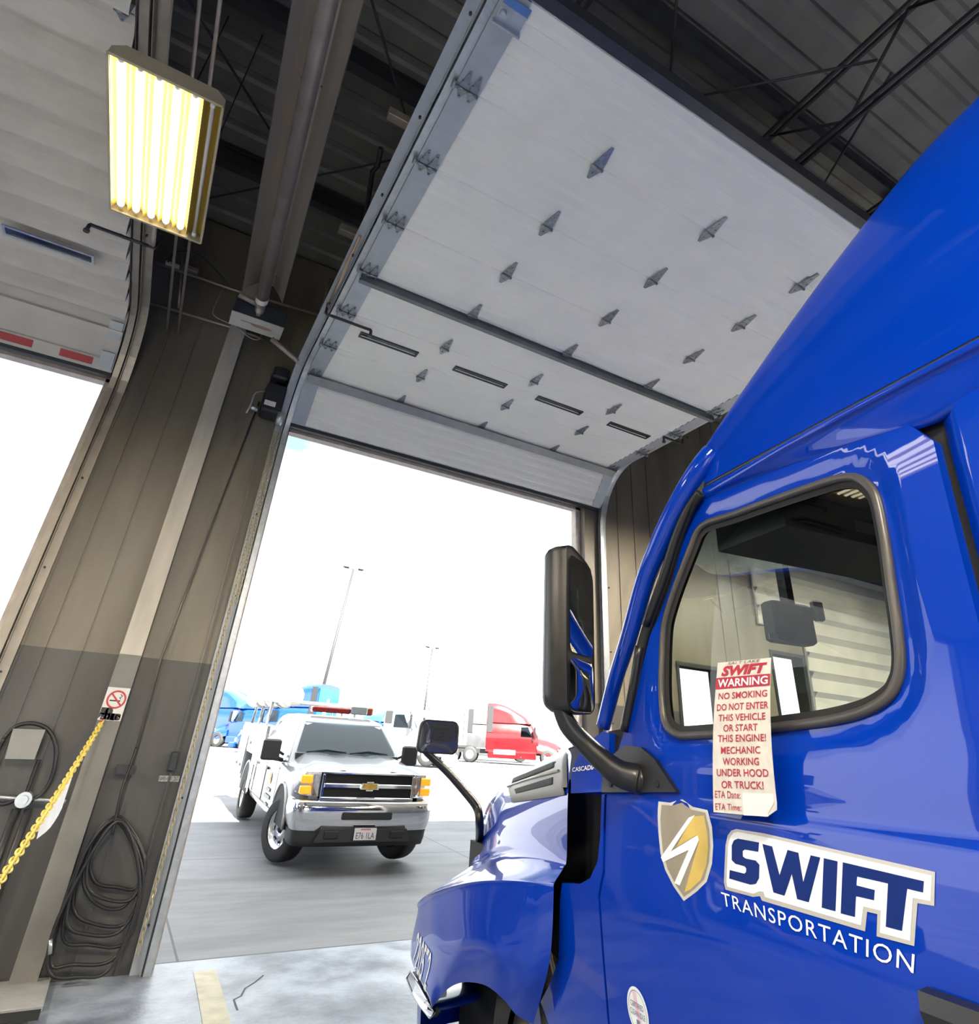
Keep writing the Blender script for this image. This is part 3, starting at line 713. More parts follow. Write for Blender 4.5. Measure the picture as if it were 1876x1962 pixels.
rebase(mb, root).build('lettering', M_sblk, root)

# ---- yellow plastic chain hung from the column, with a paper sheet
p0 = onY(196, 1383, 6.07); p1 = onY(0, 1688, 4.1); p2 = p1 + (p1 - p0).normalized()*1.3 + V((0, 0, .12))
sg = bez([p0, p0.lerp(p1, .5) + V((0, 0, -.03)), p1, p2], 10)
M_yel = pmat('yellow_plastic', (.80, .62, .13), .4, 0, .1, 15)
tag(chain(sg, .042, .0065, 'barrier_chain', M_yel, .75), 'yellow plastic barrier chain slung from the column towards the viewer', 'chain')
tag(MB().cyl((p0.x, 6.05, p0.z + .005), (p0.x, 6.10, p0.z + .005), .012, n=10).build('chain_hook', M_sred), 'small red hook holding the yellow chain on the column', 'hook')
yq = lambda u, v, t: onY(u, v, p0.y + (p1.y - p0.y)*t)
ta, tb = yq(131, 1500, .45), yq(70, 1606, .70)
top = [p0.lerp(p1, .36 + .36*k/8) + V((0, 0, -.035)) for k in range(9)]
low = [yq(u, v, .36 + .36*k/8) for k, (u, v) in enumerate(((128, 1515), (124, 1532), (119, 1548), (112, 1562), (104, 1575), (96, 1586), (88, 1594), (79, 1601), (70, 1608)))]
mb = MB().grid([top, [a.lerp(b, .5) + V((.004, .004, 0)) for a, b in zip(top, low)], low])
tag(mb.build('paper_sheet', pmat('white_paper', (.78, .78, .80), .7)), 'white paper sheet hanging under the yellow barrier chain', 'paper')

# ---- air hose coil on the wall
root = thing('hose_coil', 'coil of black air hose hanging on the wall right of the column', 'hose', (.22, 6.12, 0))
M_hose = pmat('black_hose', (.016, .016, .02), .42, 0, .2, 15)
hk = pw(240, 1540, 6.08)
loops = [((232,1566),(277,1640),(262,1700),(225,1700),(183,1690),(173,1645),(196,1590)),
         ((230,1568),(274,1660),(240,1735),(190,1735),(160,1690),(178,1610)),
         ((228,1570),(273,1668),(245,1765),(180,1770),(140,1735),(170,1620)),
         ((226,1572),(272,1660),(245,1800),(170,1810),(120,1790),(160,1640)),
         ((224,1574),(270,1690),(225,1830),(140,1848),(96,1835),(150,1660)),
         ((228,1571),(276,1645),(255,1720),(200,1722),(166,1690),(182,1600)),
         ((230,1570),(274,1680),(235,1780),(165,1790),(128,1760),(165,1630)),
         ((226,1573),(268,1700),(215,1850),(150,1872),(92,1858),(120,1740))]
for i, lp in enumerate(loops):
    yy = 6.13 - .012 * i
    pts = bez([onY(u, v, yy) for u, v in lp], 8, closed=True)
    mb = MB().tube(pts, .0115, 8, closed=True); rebase(mb, root).build('hose_loop', M_hose, root)
mb = MB().tube(bez([pw(262, 1432, 6.1), pw(245, 1480, 6.08), pw(232, 1520, 6.06), pw(215, 1600, 6.05)], 5), .010, 8); rebase(mb, root).build('hose_end', M_hose, root)
mb = MB().box((pw(240, 1475).x - .06, 6.10, pw(240, 1475).z - .03), (pw(240, 1475).x + .06, 6.2, pw(240, 1475).z + .03)); rebase(mb, root).build('bracket', M_dkst, root)
mb = MB().cyl(pw(97, 1800, 6.02), pw(96, 1828, 6.02), .012, n=10); rebase(mb, root).build('hose_fitting', M_galv, root)

# ---- wall control station with label
a, b = pw(332, 1440, 6.15), pw(326, 1478, 6.15)
root = thing('push_button_station', 'slim dark push-button station on the wall above a worn label', 'switch', ((a.x+b.x)/2, 6.18, b.z))
mb = MB().bbox((b.x - .028, 6.13, b.z), (b.x + .028, 6.2, a.z), .01); cs = rebase(mb, root).build('case', pmat('station_case', (.03, .035, .045), .45), root)
mb = MB()
for t in (.25, .5, .75): mb.cyl((b.x, 6.13, b.z + (a.z - b.z)*t), (b.x, 6.12, b.z + (a.z - b.z)*t), .012, n=12)
rebase(mb, root).build('button', M_dkst, cs)
c0, c1 = pw(306, 1486, 6.19), pw(342, 1498, 6.19)
root = thing('wall_label', 'worn grey label strip below the push-button station', 'label', (c0.x, 6.19, c1.z))
mb = MB().box((c0.x, 6.19, c1.z), (c1.x, 6.194, c0.z)); rebase(mb, root).build('strip', pmat('worn_label', (.36, .36, .34), .6, 0, .3, 60), root)
mb = MB(); fit_text(mb, '#BAY 22', lambda s, t: V((c0.x + .006 + s*(c1.x - c0.x - .012), 6.1892, c1.z + .006 + t*(c0.z - c1.z - .012))), bold=.01); rebase(mb, root).build('lettering', pmat('faded_ink', (.13, .13, .12), .6), root)

# ---- hose ring, sign plate and pipes left of the column
g = thing('hose_ring', 'black hose looped on the wall round a grey plate, left edge', 'hose', (-.62, 6.14, 1.2))
pts = bez([onY(u, v, 6.10) for u, v in ((8, 1415), (30, 1392), (62, 1386), (92, 1398), (107, 1430), (104, 1470), (92, 1505), (72, 1528), (50, 1530), (60, 1495), (75, 1455))], 6)
mb = MB().tube(pts, .014, 8); rebase(mb, g).build('hose_loop', M_hose, g)
pts = bez([onY(u, v, 6.10) for u, v in ((8, 1415), (-8, 1450), (-14, 1500), (0, 1540), (38, 1528))], 6)
mb = MB().tube(pts, .014, 8); rebase(mb, g).build('hose_loop', M_hose, g)
p = onY(46, 1532, 6.1); mb = MB().cyl((p.x, 6.06, p.z), (p.x, 6.2, p.z), .05, n=16); mb.cyl((p.x - .28, 6.1, p.z + .02), (p.x + .26, 6.1, p.z - .01), .012, n=8); mb.cyl((p.x, 6.03, p.z), (p.x, 6.06, p.z), .03, n=12)
rebase(mb, g).build('valve', M_galv, g)
c = [onY(u, v, 6.06) for u, v in ((25, 1396), (87, 1398), (66, 1455), (9, 1454))]
mb = MB().prism(c, V((0, .03, 0))); tag(mb.build('wall_plate', pmat('grey_plate', (.27, .27, .255), .5)), 'blank grey plate on the wall inside the hose ring', 'plate')
for dx in (0, .075):
    tag(MB().cyl((p.x - .03 + dx, 6.12, p.z - .06), (p.x - .03 + dx, 6.12, 0), .024, n=12).build('riser_pipe', M_dkst), 'dark riser pipe on the wall beneath the hose ring, left edge', 'pipe', 'riser pipes below the hose ring')

# ---- kerb pad and drain slot at the foot of the column
P_ = [onZ(u, v, .06) for u, v in ((94, 1880), (80, 1931))]
pad = MB().bbox((-.75, 5.62, 0), (.05, 6.19, .035), .006); tag(pad.build('concrete_pad', pmat('pale_concrete', (.30, .30, .295), .6, 0, .15, 5, bump=.3)), 'pale concrete pad at the foot of the column', 'pad')
s0, s1 = onZ(79, 1934, .037), onZ(77, 1953, .037)
tag(MB().box((-.75, s1.y, .034), (s0.x, s0.y, .039)).build('drain_grate', M_black), 'black drain grate along the edge of the pale concrete pad', 'grate')
# ================================================================== the blue tractor in the bay
from mathutils.bvhtree import BVHTree
TYAW = radians(7.5); TO = V((1.7, 2.0, 0))
FW = V((sin(TYAW), cos(TYAW), 0)); RT = V((cos(TYAW), -sin(TYAW), 0))
def loc3(p): q = p - TO; return V((q.dot(RT), q.dot(FW), q.z))
def locd(d): return V((d.dot(RT), d.dot(FW), d.z))
EL = loc3(EYE)
def tlx(u, v, lx): d = locd(sight(u, v)); return EL + d * ((lx - EL.x) / d.x)
def tly(u, v, ly): d = locd(sight(u, v)); return EL + d * ((ly - EL.y) / d.y)
SIDE = [(.2, .07), (.55, .025), (.85, -.004), (1.04, -.018), (1.10, -.020), (1.16, -.017), (1.385, -.002), (1.405, .004), (1.5, .008), (1.6, .018), (1.95, .052), (2.2, .080), (2.3, .093), (2.48, .117), (2.8, .15)]
def side(z): return smooth_tab(SIDE, z)
def S(u, v):
    """where a line of sight meets the flank of the cab -> (along, height)"""
    lx = 0.
    for _ in range(12):
        p = tlx(u, v, lx); lx = side(p.z)
    return (p.y, p.z)

M_blue = pmat('blue_truck_paint', (.0, .030, .36), .3, 0, .02, 2, rvar=.02, coat=.75, spec=.05)
M_trim = pmat('black_moulded_trim', (.010, .010, .012), .34, 0, .15, 18, rvar=.06)
M_gasket = pmat('window_gasket', (.055, .05, .05), .38, 0, .1, 14)
M_gap = pmat('shadow_gap_seal', (.006, .006, .008), .7, 0, .1, 20)
M_inter = pmat('cab_interior_trim', (.022, .025, .03), .7, 0, .2, 12)
M_cabglass = glassmat('cab_side_glass', (.74, .80, .77), .6)
M_mirror = pmat('mirror_glass', (.75, .77, .80), .03, 1.0, .01, 3, rvar=.01)
M_dmirror = pmat('dark_convex_mirror', (.16, .17, .20), .08, .8, .05, 5, rvar=.02)
M_chrome = pmat('chrome', (.75, .76, .78), .09, 1.0, .03, 6, rvar=.03)
M_silver = pmat('silver_decal', (.50, .48, .44), .30, .3, .04, 10)
M_wdecal = pmat('white_decal', (.88, .88, .87), .35, 0, .02, 10)
M_navy = pmat('navy_decal', (.006, .022, .15), .5, 0, .1, 12, spec=.1)
M_gold = bpy.data.materials['lamp_reflector']
M_golddec = pmat('gold_decal', (.60, .42, .10), .35, .2, .25, 5)
M_taupe = pmat('taupe_decal', (.30, .255, .19), .35, .2, .15, 5)
M_tyre = pmat('tyre_rubber', (.02, .02, .021), .75, 0, .2, 15, bump=.3, bscale=60)
M_alu = pmat('polished_aluminium', (.70, .71, .72), .25, .9, .05, 8)

M_mesh = pmat('black_mesh', (.014, .014, .016), .6, 0, .6, 120, bump=1., bscale=160)
truck = thing('semi_truck', 'blue sleeper tractor with SWIFT TRANSPORTATION on its door, parked in the bay', 'truck', TO, -TYAW)
def part(mb, name, m, par=None, label=None):
    o = mb.build(name, m, par or truck)
    if label: o['label'] = label
    return o
def offset_loop(lp, d):
    out = []; n = len(lp)
    A = sum(lp[i-1][0]*lp[i][1] - lp[i][0]*lp[i-1][1] for i in range(n)); sg = 1 if A > 0 else -1
    for i in range(n):
        a, b = V(lp[i-1][:2]), V(lp[(i+1) % n][:2]); t = (b - a).normalized(); out.append((lp[i][0] - t.y*d*sg, lp[i][1] + t.x*d*sg))   # inward for d > 0
    return out
def dense(lp, step):
    out = []
    for i in range(len(lp)):
        a, b = V(lp[i][:2]), V(lp[(i+1) % len(lp)][:2]); n = max(1, int((b - a).length / step))
        out += [tuple(a.lerp(b, k/n)) for k in range(n)]
    return out
def seg_dist(p, lp):
    m = 9.
    for i in range(len(lp)):
        ax, ay = lp[i-1][:2]; bx, by = lp[i][:2]; dx, dy = bx-ax, by-ay; l = dx*dx+dy*dy
        t = 0 if l == 0 else max(0, min(1, ((p[0]-ax)*dx + (p[1]-ay)*dy)/l)); m = min(m, hypot(p[0]-ax-t*dx, p[1]-ay-t*dy))
    return m
def sheet(name, m, par, outline, holes, h, res=.03, thick=.02, mirror=False):
    """body panel: an outline in (along, height) with holes, laid over the flank h(along, height)"""
    out = dense(outline, res); hs = [dense(x, res*.6) for x in holes]
    pts = [V(p) for p in out]; ed = [(i, (i+1) % len(out)) for i in range(len(out))]
    for x in hs:
        o = len(pts); pts += [V(p) for p in x]; ed += [(o+i, o+(i+1) % len(x)) for i in range(len(x))]
    nb = len(pts); x0, x1 = min(p.x for p in pts), max(p.x for p in pts); y0, y1 = min(p.y for p in pts), max(p.y for p in pts)
    ny = int((y1-y0)/res); nx = int((x1-x0)/res)
    for i in range(1, nx):
        for j in range(1, ny):
            p = (x0+(x1-x0)*i/nx, y0+(y1-y0)*j/ny)
            if inside(p, out) and not any(inside(p, x) for x in hs) and seg_dist(p, out) > res*.45 and all(seg_dist(p, x) > res*.35 for x in hs): pts.append(V(p))
    vs, es, fs, ov, oe, of = delaunay_2d_cdt(pts, ed, [], 0, 1e-5)
    F = []
    for f in fs:
        c = (sum(vs[i].x for i in f)/len(f), sum(vs[i].y for i in f)/len(f))
        if inside(c, out) and not any(inside(c, x) for x in hs): F.append(list(f))
    # rim
    cnt = {}
    for f in F:
        for a, b in zip(f, f[1:]+f[:1]): cnt[(a, b)] = 1
    rim = [(a, b) for a, b in cnt if (b, a) not in cnt]
    X = (lambda x: 2.34 - x) if mirror else (lambda x: x)
    P = [V((X(h(p.x, p.y)), p.x, p.y)) for p in vs]; Nn = []
    e = .004
    for p in vs:
        dx = (h(p.x+e, p.y)-h(p.x-e, p.y))/(2*e); dz = (h(p.x, p.y+e)-h(p.x, p.y-e))/(2*e)
        n = V((-1, dx, dz)).normalized(); Nn.append(V((-n.x, n.y, n.z)) if mirror else n)
    # orient faces outwards
    FF = []
    for f in F:
        n = (P[f[1]]-P[f[0]]).cross(P[f[2]]-P[f[0]])
        FF.append(f if n.dot(Nn[f[0]]) > 0 else f[::-1])
    back = {}; Q = list(P); NQ = list(Nn); rimf = []
    for a, b in rim:
        for i in (a, b):
            if i not in back: back[i] = len(Q); Q.append(P[i] - Nn[i]*thick); NQ.append(-Nn[i])
    me = bpy.data.meshes.new(name)
    allf = FF + [[a, b, back[b], back[a]] for a, b in rim]
    me.from_pydata([tuple(p) for p in Q], [], allf)
    nf = len(FF)
    for i, p in enumerate(me.polygons): p.use_smooth = i < nf
    nl = []
    for p in me.polygons:
        for li in p.loop_indices:
            vi = me.loops[li].vertex_index
            nl.append(tuple(NQ[vi]) if p.index < nf else tuple(p.normal))
    me.update()
    try: me.normals_split_custom_set(nl)
    except Exception: pass
    me.materials.append(m); o = bpy.data.objects.new(name, me); COL.objects.link(o); o.parent = par
    return o

# ---- side window outline (traced from the survey photo's line of sight onto the flank)
def cr(ox, oy, k): return lambda L: [(ox + x/k, oy + y/k) for x, y in L]
wpx = cr(1230, 880, 2.904)([(350,340),(500,290),(700,215),(900,145),(1050,95),(1150,78),(1220,95),(1280,150),(1312,220),(1345,370),(1370,520),(1395,700),(1420,860),(1435,980),(1445,1090),(1440,1190),(1420,1260),(1380,1330),(1300,1390),(1200,1435),(1050,1472),(900,1495),(740,1512),(500,1540),(250,1555),(190,1550),(140,1520),(110,1470),(95,1380),(90,1250),(95,1050),(105,920),(130,820),(170,700),(220,570),(260,470),(292,395)])
WIN = [(p.x, p.y) for p in bez([(*S(u, v), 0) for u, v in wpx], 4, closed=True)]
def flank(y, z):
    """door skin: flank with the pressed recess round the window"""
    d = seg_dist((y, z), WIN)
    k = max(0., 1 - max(0., d - .012)/.06); k = k*k*(3 - 2*k)
    return side(z) + .014*k
_fl = {}
def flankc(y, z):
    key = (round(y, 4), round(z, 4))
    if key not in _fl: _fl[key] = flank(y, z)
    return _fl[key]
plain = lambda y, z: side(z)

# ---- door panel
dtop = [S(u, v) for u, v in ((1196, 1400), (1209, 1350), (1228, 1290), (1245, 1219), (1284, 1111), (1303, 1050), (1322, 992), (1340, 955), (1362, 930), (1401, 908), (1480, 878), (1560, 849), (1640, 820), (1700, 800), (1722, 796), (1731, 806))]
rear = -1.362
DOOR = [(.165, .50), (.205, .62), (.205, 1.06), (.168, 1.14), (.168, 1.405)] + dtop + [(rear, 2.28), (rear, .50)]
door_o = sheet('door', M_blue, truck, DOOR, [offset_loop(WIN, .004)], flankc, .026, .03)
door_o['label'] = 'blue driver door with the SWIFT lettering'
# glass run, gasket, pane
def ring_on(mb, lp0, lp1, off0, off1, h=plain):
    n = len(lp0)
    mb.loft([[V((h(*p) + o, p[0], p[1])) for p in lp] for lp, o in ((lp0, off0), (lp1, off1))], True, False, True)
mb = MB(); cen = offset_loop(WIN, .010)
mb.tube([V((flankc(*p) - .004, p[0], p[1])) for p in cen], .0135, 10, closed=True); part(mb, 'window_gasket', M_gasket, door_o)
mb = MB(); ring_on(mb, offset_loop(WIN, .010), offset_loop(WIN, .042), .012, .020); part(mb, 'glass_run', M_gap, door_o)
gl = offset_loop(WIN, .036)
pane = sheet('window_pane', M_cabglass, door_o, gl, [], lambda y, z: side(z) + .024, .05, .004)
# handle
hy = [S(1796, 1931), S(1795, 1962)]
mb = MB(); y0 = S(1792, 1945)[0]
mb.loft([[V((side(1.10) - d, y0 - t*.20, 1.105 + dz)) for d, dz in ((.005, .034), (.034, .030), (.040, .0), (.032, -.034), (.005, -.036))] for t in (0, .04, .5, 1.)], True, True)
part(mb, 'door_handle', M_trim, door_o)
# sticker below the character line
sc = S(1223, 1938); sr = .052
def disc(mb, c, r, off, n=40, r0=None):
    P = lambda r, a: V((plain(0, c[1] + r*sin(a)) - off, c[0] + r*cos(a), c[1] + r*sin(a)))
    if r0 is None: mb.add([P(r, 2*pi*k/n) for k in range(n)], [list(range(n))])
    else: mb.loft([[P(x, 2*pi*k/n) for k in range(n)] for x in (r0, r)], True, False)
tp = S(1213, 1889); lf = S(1183, 1918); sr = max(.03, tp[1] - sc[1]) * 1.03
mb = MB(); disc(mb, sc, sr, .002); stk = part(mb, 'round_sticker', pmat('sticker_white', (.80, .84, .85), .4, 0, .03), door_o, 'round white CERTIFIED CLEAN IDLE sticker')
mb = MB(); mb.add([V((plain(0, z) - .0026, y, z)) for y, z in ((sc[0] + sr*.38, sc[1] + sr*.78), (sc[0] + sr*.02, sc[1] + sr*.80), (sc[0] - sr*.42, sc[1] - sr*.75), (sc[0] - sr*.05, sc[1] - sr*.80))], [(0, 1, 2, 3)]); part(mb, 'pink_band', pmat('sticker_pink', (.80, .52, .62), .4), stk)
M_ink = pmat('sticker_ink', (.16, .19, .28), .5)
mb = MB(); disc(mb, sc, sr*.86, .003, r0=sr*.83)
for k, (t, w) in enumerate((('CERTIFIED', .62), ('CLEAN IDLE', .70))):
    z0 = sc[1] + sr*(.12 - .34*k); fit_text(mb, t, lambda s, q, z0=z0, w=w: V((plain(0, z0 + q*sr*.24) - .0036, sc[0] + sr*w - s*2*sr*w, z0 + q*sr*.24)), bold=.01)
mb.add([V((plain(0, z) - .0036, y, z)) for y, z in ((sc[0] + sr*.16, sc[1] - sr*.34), (sc[0] - sr*.16, sc[1] - sr*.34), (sc[0] - sr*.16, sc[1] - sr*.62), (sc[0] + sr*.16, sc[1] - sr*.62))], [(0, 1, 2, 3)])
part(mb, 'sticker_print', M_ink, stk)

# ---- fleet lettering
dpx = cr(1140, 1400, 2.549)
def decal(name, m, par, px, off):
    q = [S(u, v) for u, v in px]; mb = MB()
    # clip into horizontal strips so that the film follows the curved skin
    from mathutils.geometry import tessellate_polygon
    lp = dense(q, .02); vs, es, fs, ov, oe, of = delaunay_2d_cdt([V(p) for p in lp], [(i, (i+1) % len(lp)) for i in range(len(lp))], [], 0, 1e-6)
    F = [f for f in fs if inside((sum(vs[i].x for i in f)/len(f), sum(vs[i].y for i in f)/len(f)), lp)]
    P = [V((plain(0, p.y) - off, p.x, p.y)) for p in vs]
    F = [list(f) if (P[f[1]]-P[f[0]]).cross(P[f[2]]-P[f[0]]).x < 0 else list(f)[::-1] for f in F]
    mb.add(P, F); return part(mb, name, m, par)
border = decal('logo_border', M_silver, door_o, dpx([(636,640),(640,560),(650,512),(668,488),(692,480),(830,502),(1664,690),(1660,856),(1578,842),(1562,1052),(1378,1004),(1382,896),(1332,884),(1322,980),(818,830),(808,808),(775,812),(640,776),(632,740)]), .0015)
white = decal('logo_white_ground', M_wdecal, border, dpx([(650,640),(654,560),(664,518),(680,498),(700,494),(830,518),(1648,708),(1642,832),(1556,816),(1542,1026),(1396,986),(1400,878),(1314,858),(1302,950),(834,812),(826,786),(806,784),(776,796),(650,762),(646,738)]), .0022)
for px in ([(672,560),(682,536),(702,527),(806,546),(802,592),(736,580),(726,588),(727,614),(740,624),(790,634),(808,655),(806,720),(790,748),(764,752),(660,722),(662,680),(734,698),(742,690),(743,672),(734,662),(690,650),(672,632)],
           [(822,553),(870,565),(906,705),(945,582),(998,596),(1022,738),(1058,608),(1105,619),(1049,838),(992,822),(966,700),(930,806),(876,790)],
           [(1122,622),(1190,638),(1180,882),(1112,864)],
           [(1215,642),(1612,735),(1608,790),(1530,772),(1505,978),(1425,957),(1436,746),(1285,712),(1282,755),(1372,778),(1368,828),(1280,808),(1275,910),(1205,892)]):
    decal('logo_letter', M_navy, white, dpx(px), .003)
sh = decal('shield_border', pmat('shield_silver', (.62, .60, .54), .3, .2), door_o, dpx([(312,345),(370,352),(405,340),(430,336),(452,352),(480,372),(552,388),(574,470),(580,560),(574,650),(548,738),(500,785),(436,832),(386,760),(345,680),(322,600),(312,500),(308,420)]), .0015)
decal('shield_field', M_taupe, sh, dpx([(328,362),(380,366),(428,352),(474,386),(542,400),(560,480),(566,560),(560,640),(536,726),(490,772),(438,812),(396,750),(358,676),(336,600),(326,500),(322,430)]), .0022)
decal('shield_gold', M_golddec, sh, dpx([(478,420),(536,414),(552,500),(556,580),(546,660),(520,728),(470,775),(440,790),(512,540),(500,510),(400,570)]), .0026)
decal('shield_bolt', M_wdecal, sh, dpx([(462,425),(492,412),(374,590),(505,510),(512,534),(418,756),(392,744),(462,582),(336,642),(326,618)]), .0032)
a, b, c, d = [S(*p) for p in dpx([(628,852),(1560,1186),(1566,1092),(618,786)])]
mb = MB(); BL_ = lambda s, t: (a[0]*(1-s)*(1-t)+b[0]*s*(1-t)+c[0]*s*t+d[0]*(1-s)*t, a[1]*(1-s)*(1-t)+b[1]*s*(1-t)+c[1]*s*t+d[1]*(1-s)*t)
def onflank(s, t, off=.0025): y, z = BL_(s, t); return V((plain(y, z) - off, y, z))
fit_text(mb, 'TRANSPORTATION', onflank, spacing=1.12); part(mb, 'transportation_lettering', M_wdecal, door_o)

# ---- cab shell: dark frame behind the gaps, blue A-post, roof rail, sleeper flank
frame = [(.235, .40), (.235, 1.62)] + [S(u, v) for u, v in ((1180, 1395), (1200, 1330), (1225, 1240), (1262, 1120), (1300, 1000), (1325, 940))] + [(-.55, 2.46), (-1.7, 2.47), (-1.7, .40)]
sheet('door_aperture_seal', M_gap, truck, frame, [offset_loop(WIN, .01)], lambda y, z: side(z) + .036, .07, .02)
slp = [(-1.386, .45), (-1.386, 2.28)] + [S(u, v) for u, v in ((1752, 783), (1775, 764), (1810, 738), (1850, 706))] + [(-1.75, 2.47), (-2.4, 2.50), (-3.3, 2.50), (-3.3, .45)]
sheet('sleeper_side', M_blue, truck, slp, [], lambda y, z: side(z) - .0 + .02*max(0, 1 - (-1.386 - y)/.03)**2 * (1 if y < -1.386 else 1), .05, .03)
# A-post and its black cover strip
ap = [(1156, 1392, .035), (1180, 1300, .038), (1206, 1219, .042), (1237, 1111, .050), (1270, 1030, .058), (1296, 975, .066), (1320, 932, .080), (1345, 893, .105), (1365, 868, .14)]
mb = MB(); mb.tube(bez([tlx(u, v, l) for u, v, l in ap], 5), [.030 + .014*min(1, i/20) for i in range(41)], 16); part(mb, 'windscreen_pillar', M_blue)
tp_ = [(1196, 1400, .012), (1214, 1310, .022), (1231, 1219, .036), (1270, 1111, .05), (1293, 1036, .06), (1318, 975, .07), (1338, 943, .075)]
path = bez([tlx(u, v, l) for u, v, l in tp_], 5)
mb = MB().tube(path[:10], .0185, 12); pt = part(mb, 'pillar_cover_strip', M_trim); part(MB().tube([p + V((.012, .004, 0)) for p in path], .021, 8), 'pillar_seal', M_gap); mb = MB().tube(path[11:], [.0185*(1 - .6*max(0, (i - 12)/8)) for i in range(len(path) - 11)], 12); part(mb, 'pillar_cover_strip', M_trim)
# roof rail over the door
rail = []
for k in range(33):
    y = -.36 - (3.3 - .36)*k/32; zb = lerp([(-3.3, 2.50), (-1.75, 2.42), (-1.6, 2.37), (-1.36, 2.335), (-1.09, 2.375), (-.73, 2.425), (-.47, 2.437), (-.36, 2.44)], y); f = min(1, k/6)
    rail.append([V((x, y, z)) for x, z in ((side(zb) + .03, zb + .004), (side(zb) + .004, zb + .006), (side(2.4) - .020*f, max(zb + .02, 2.445)), (side(2.4) - .034*f, max(zb + .03, 2.462)), (side(2.4) - .030*f, 2.480), (side(2.4) - .004, 2.490), (.11, 2.494))])
mb = MB(); mb.grid([bez(r, 4) for r in rail], True, flip=True); part(mb, 'roof_rail', M_blue)
mb = MB().tube([V((side(2.5) - .006, y, 2.499)) for y in [-.38 - .1*k for k in range(30)]], .010, 8); part(mb, 'drip_seal', M_trim)
# roof fairing
fz = [(-3.4, 3.72), (-2.6, 3.60), (-1.95, 3.45), (-1.72, 3.385), (-1.52, 3.335), (-1.247, 3.20), (-.924, 3.02), (-.594, 2.80), (-.42, 2.665), (-.33, 2.575), (-.27, 2.52)]
fx = [(-3.4, .32), (-1.72, .25), (-1.2, .205), (-.9, .185), (-.6, .16), (-.27, .13)]
rings = []
for k in range(45):
    y = -.27 - 3.13*(k/44)**1.25; zt = smooth_tab(fz, y) ; xe = smooth_tab(fx, y); h_ = zt - 2.505
    prof = [(.105, 2.505), (.105 + (xe - .105)*.22, 2.505 + h_*.30), (.105 + (xe - .105)*.55, 2.505 + h_*.66), (xe - .01, 2.505 + h_*.90), (xe + .035, zt + .005), (xe + .12, zt + .045), (.62, zt + .12), (1.17, zt + .145)]
    half = bez([V((x, y, z)) for x, z in prof], 5)
    rings.append(half + [V((2.34 - p.x, p.y, p.z)) for p in half[-2::-1]])
mb = MB().grid(rings, True, flip=True)
mb.add(rings[-1], [list(range(len(rings[-1])))]); part(mb, 'roof_fairing', M_blue)

# ---- hood with its wings, one moulding
ROWS = dict(
 A2=[(1022,1962,-.02),(990,1945,-.06),(965,1915,-.09),(930,1888,-.12),(890,1882,-.14),(862,1892,-.15),(843,1912,-.15),(832,1938,-.12)],
 A=[(1050,1858,-.05),(1008,1876,-.09),(975,1845,-.12),(945,1828,-.15),(905,1820,-.17),(870,1835,-.18),(842,1874,-.17),(826,1915,-.14)],
 B=[(1058,1790,-.055),(1015,1790,-.095),(970,1782,-.13),(930,1775,-.16),(890,1772,-.18),(855,1776,-.185),(822,1795,-.18),(788,1835,-.08)],
 C0=[(1061,1706,-.052),(1012,1700,-.094),(962,1697,-.127),(917,1698,-.157),(877,1705,-.177),(846,1714,-.182),(820,1728,-.172),(803,1752,-.10)],
 C=[(1062,1692,-.045),(1012,1686,-.086),(962,1683,-.118),(917,1685,-.148),(877,1692,-.168),(846,1701,-.172),(824,1711,-.160),(812,1725,-.09)],
 D=[(1080,1662,-.00),(1038,1655,.0),(998,1648,.012),(965,1646,.03),(940,1650,.05),(926,1654,.075),(916,1658,.11),(906,1664,.18)],
 D2=[(1086,1640,.012),(1044,1628,.026),(1004,1616,.045),(970,1616,.065),(945,1625,.085),(930,1635,.11),(921,1644,.14),(912,1654,.22)],
 E=[(1088,1530,.02),(1045,1543,.05),(1005,1555,.08),(975,1570,.10),(950,1585,.12),(935,1602,.145),(926,1616,.18),(917,1634,.26)],
 F=[(1095,1450,.09),(1055,1466,.12),(1015,1484,.15),(980,1503,.18),(955,1525,.20),(940,1546,.23),(930,1572,.27),(920,1608,.34)],
 G=[(1100,1430,.25),(1058,1450,.28),(1015,1477,.30),(978,1500,.33),(953,1522,.36),(937,1545,.39),(926,1578,.42),(916,1620,.48)])
R3 = []
for k in ('A2', 'A', 'B', 'C0', 'C', 'D', 'D2', 'E', 'F', 'G'):
    R3.append([tlx(*p) for p in ROWS[k]])
for r in R3[:5]: q = r[-1]; r.append(V((.20, q.y + .12, q.z - .01)))
for r in R3[5:]: q = r[-1]; r.append(V((.75, q.y + .14, q.z - .02)))
R3.append([V((.70, p.y + .05, p.z + .055)) for p in R3[9][:-1]] + [V((.95, R3[9][-1].y + .02, R3[9][-1].z + .02))])
R3.append([V((1.17, p.y + .09, p.z + .08)) for p in R3[9][:-1]] + [V((1.17, R3[9][-1].y + .03, R3[9][-1].z + .03))])
fine = [bez(r, 6) for r in R3]
n = len(fine[0]); colm = []
for j in range(n): colm.append(bez([r[j] for r in fine], 6))
mb = MB(); mb.grid(colm, True)
hoodbvh = BVHTree.FromPolygons([tuple(p) for p in mb.v], mb.f)
full = [c + [V((2.34 - p.x, p.y, p.z)) for p in c[-2::-1]] for c in colm]
mb = MB(); mb.grid(full, True); hood = part(mb, 'hood', M_blue, label='blue hood with both front wings')
def onhood(u, v, off=.002):
    d = locd(sight(u, v)).normalized(); p, nn, i, t = hoodbvh.ray_cast(EL, d)
    if p is None: return None
    if nn.dot(d) > 0: nn = -nn
    return p + nn*off
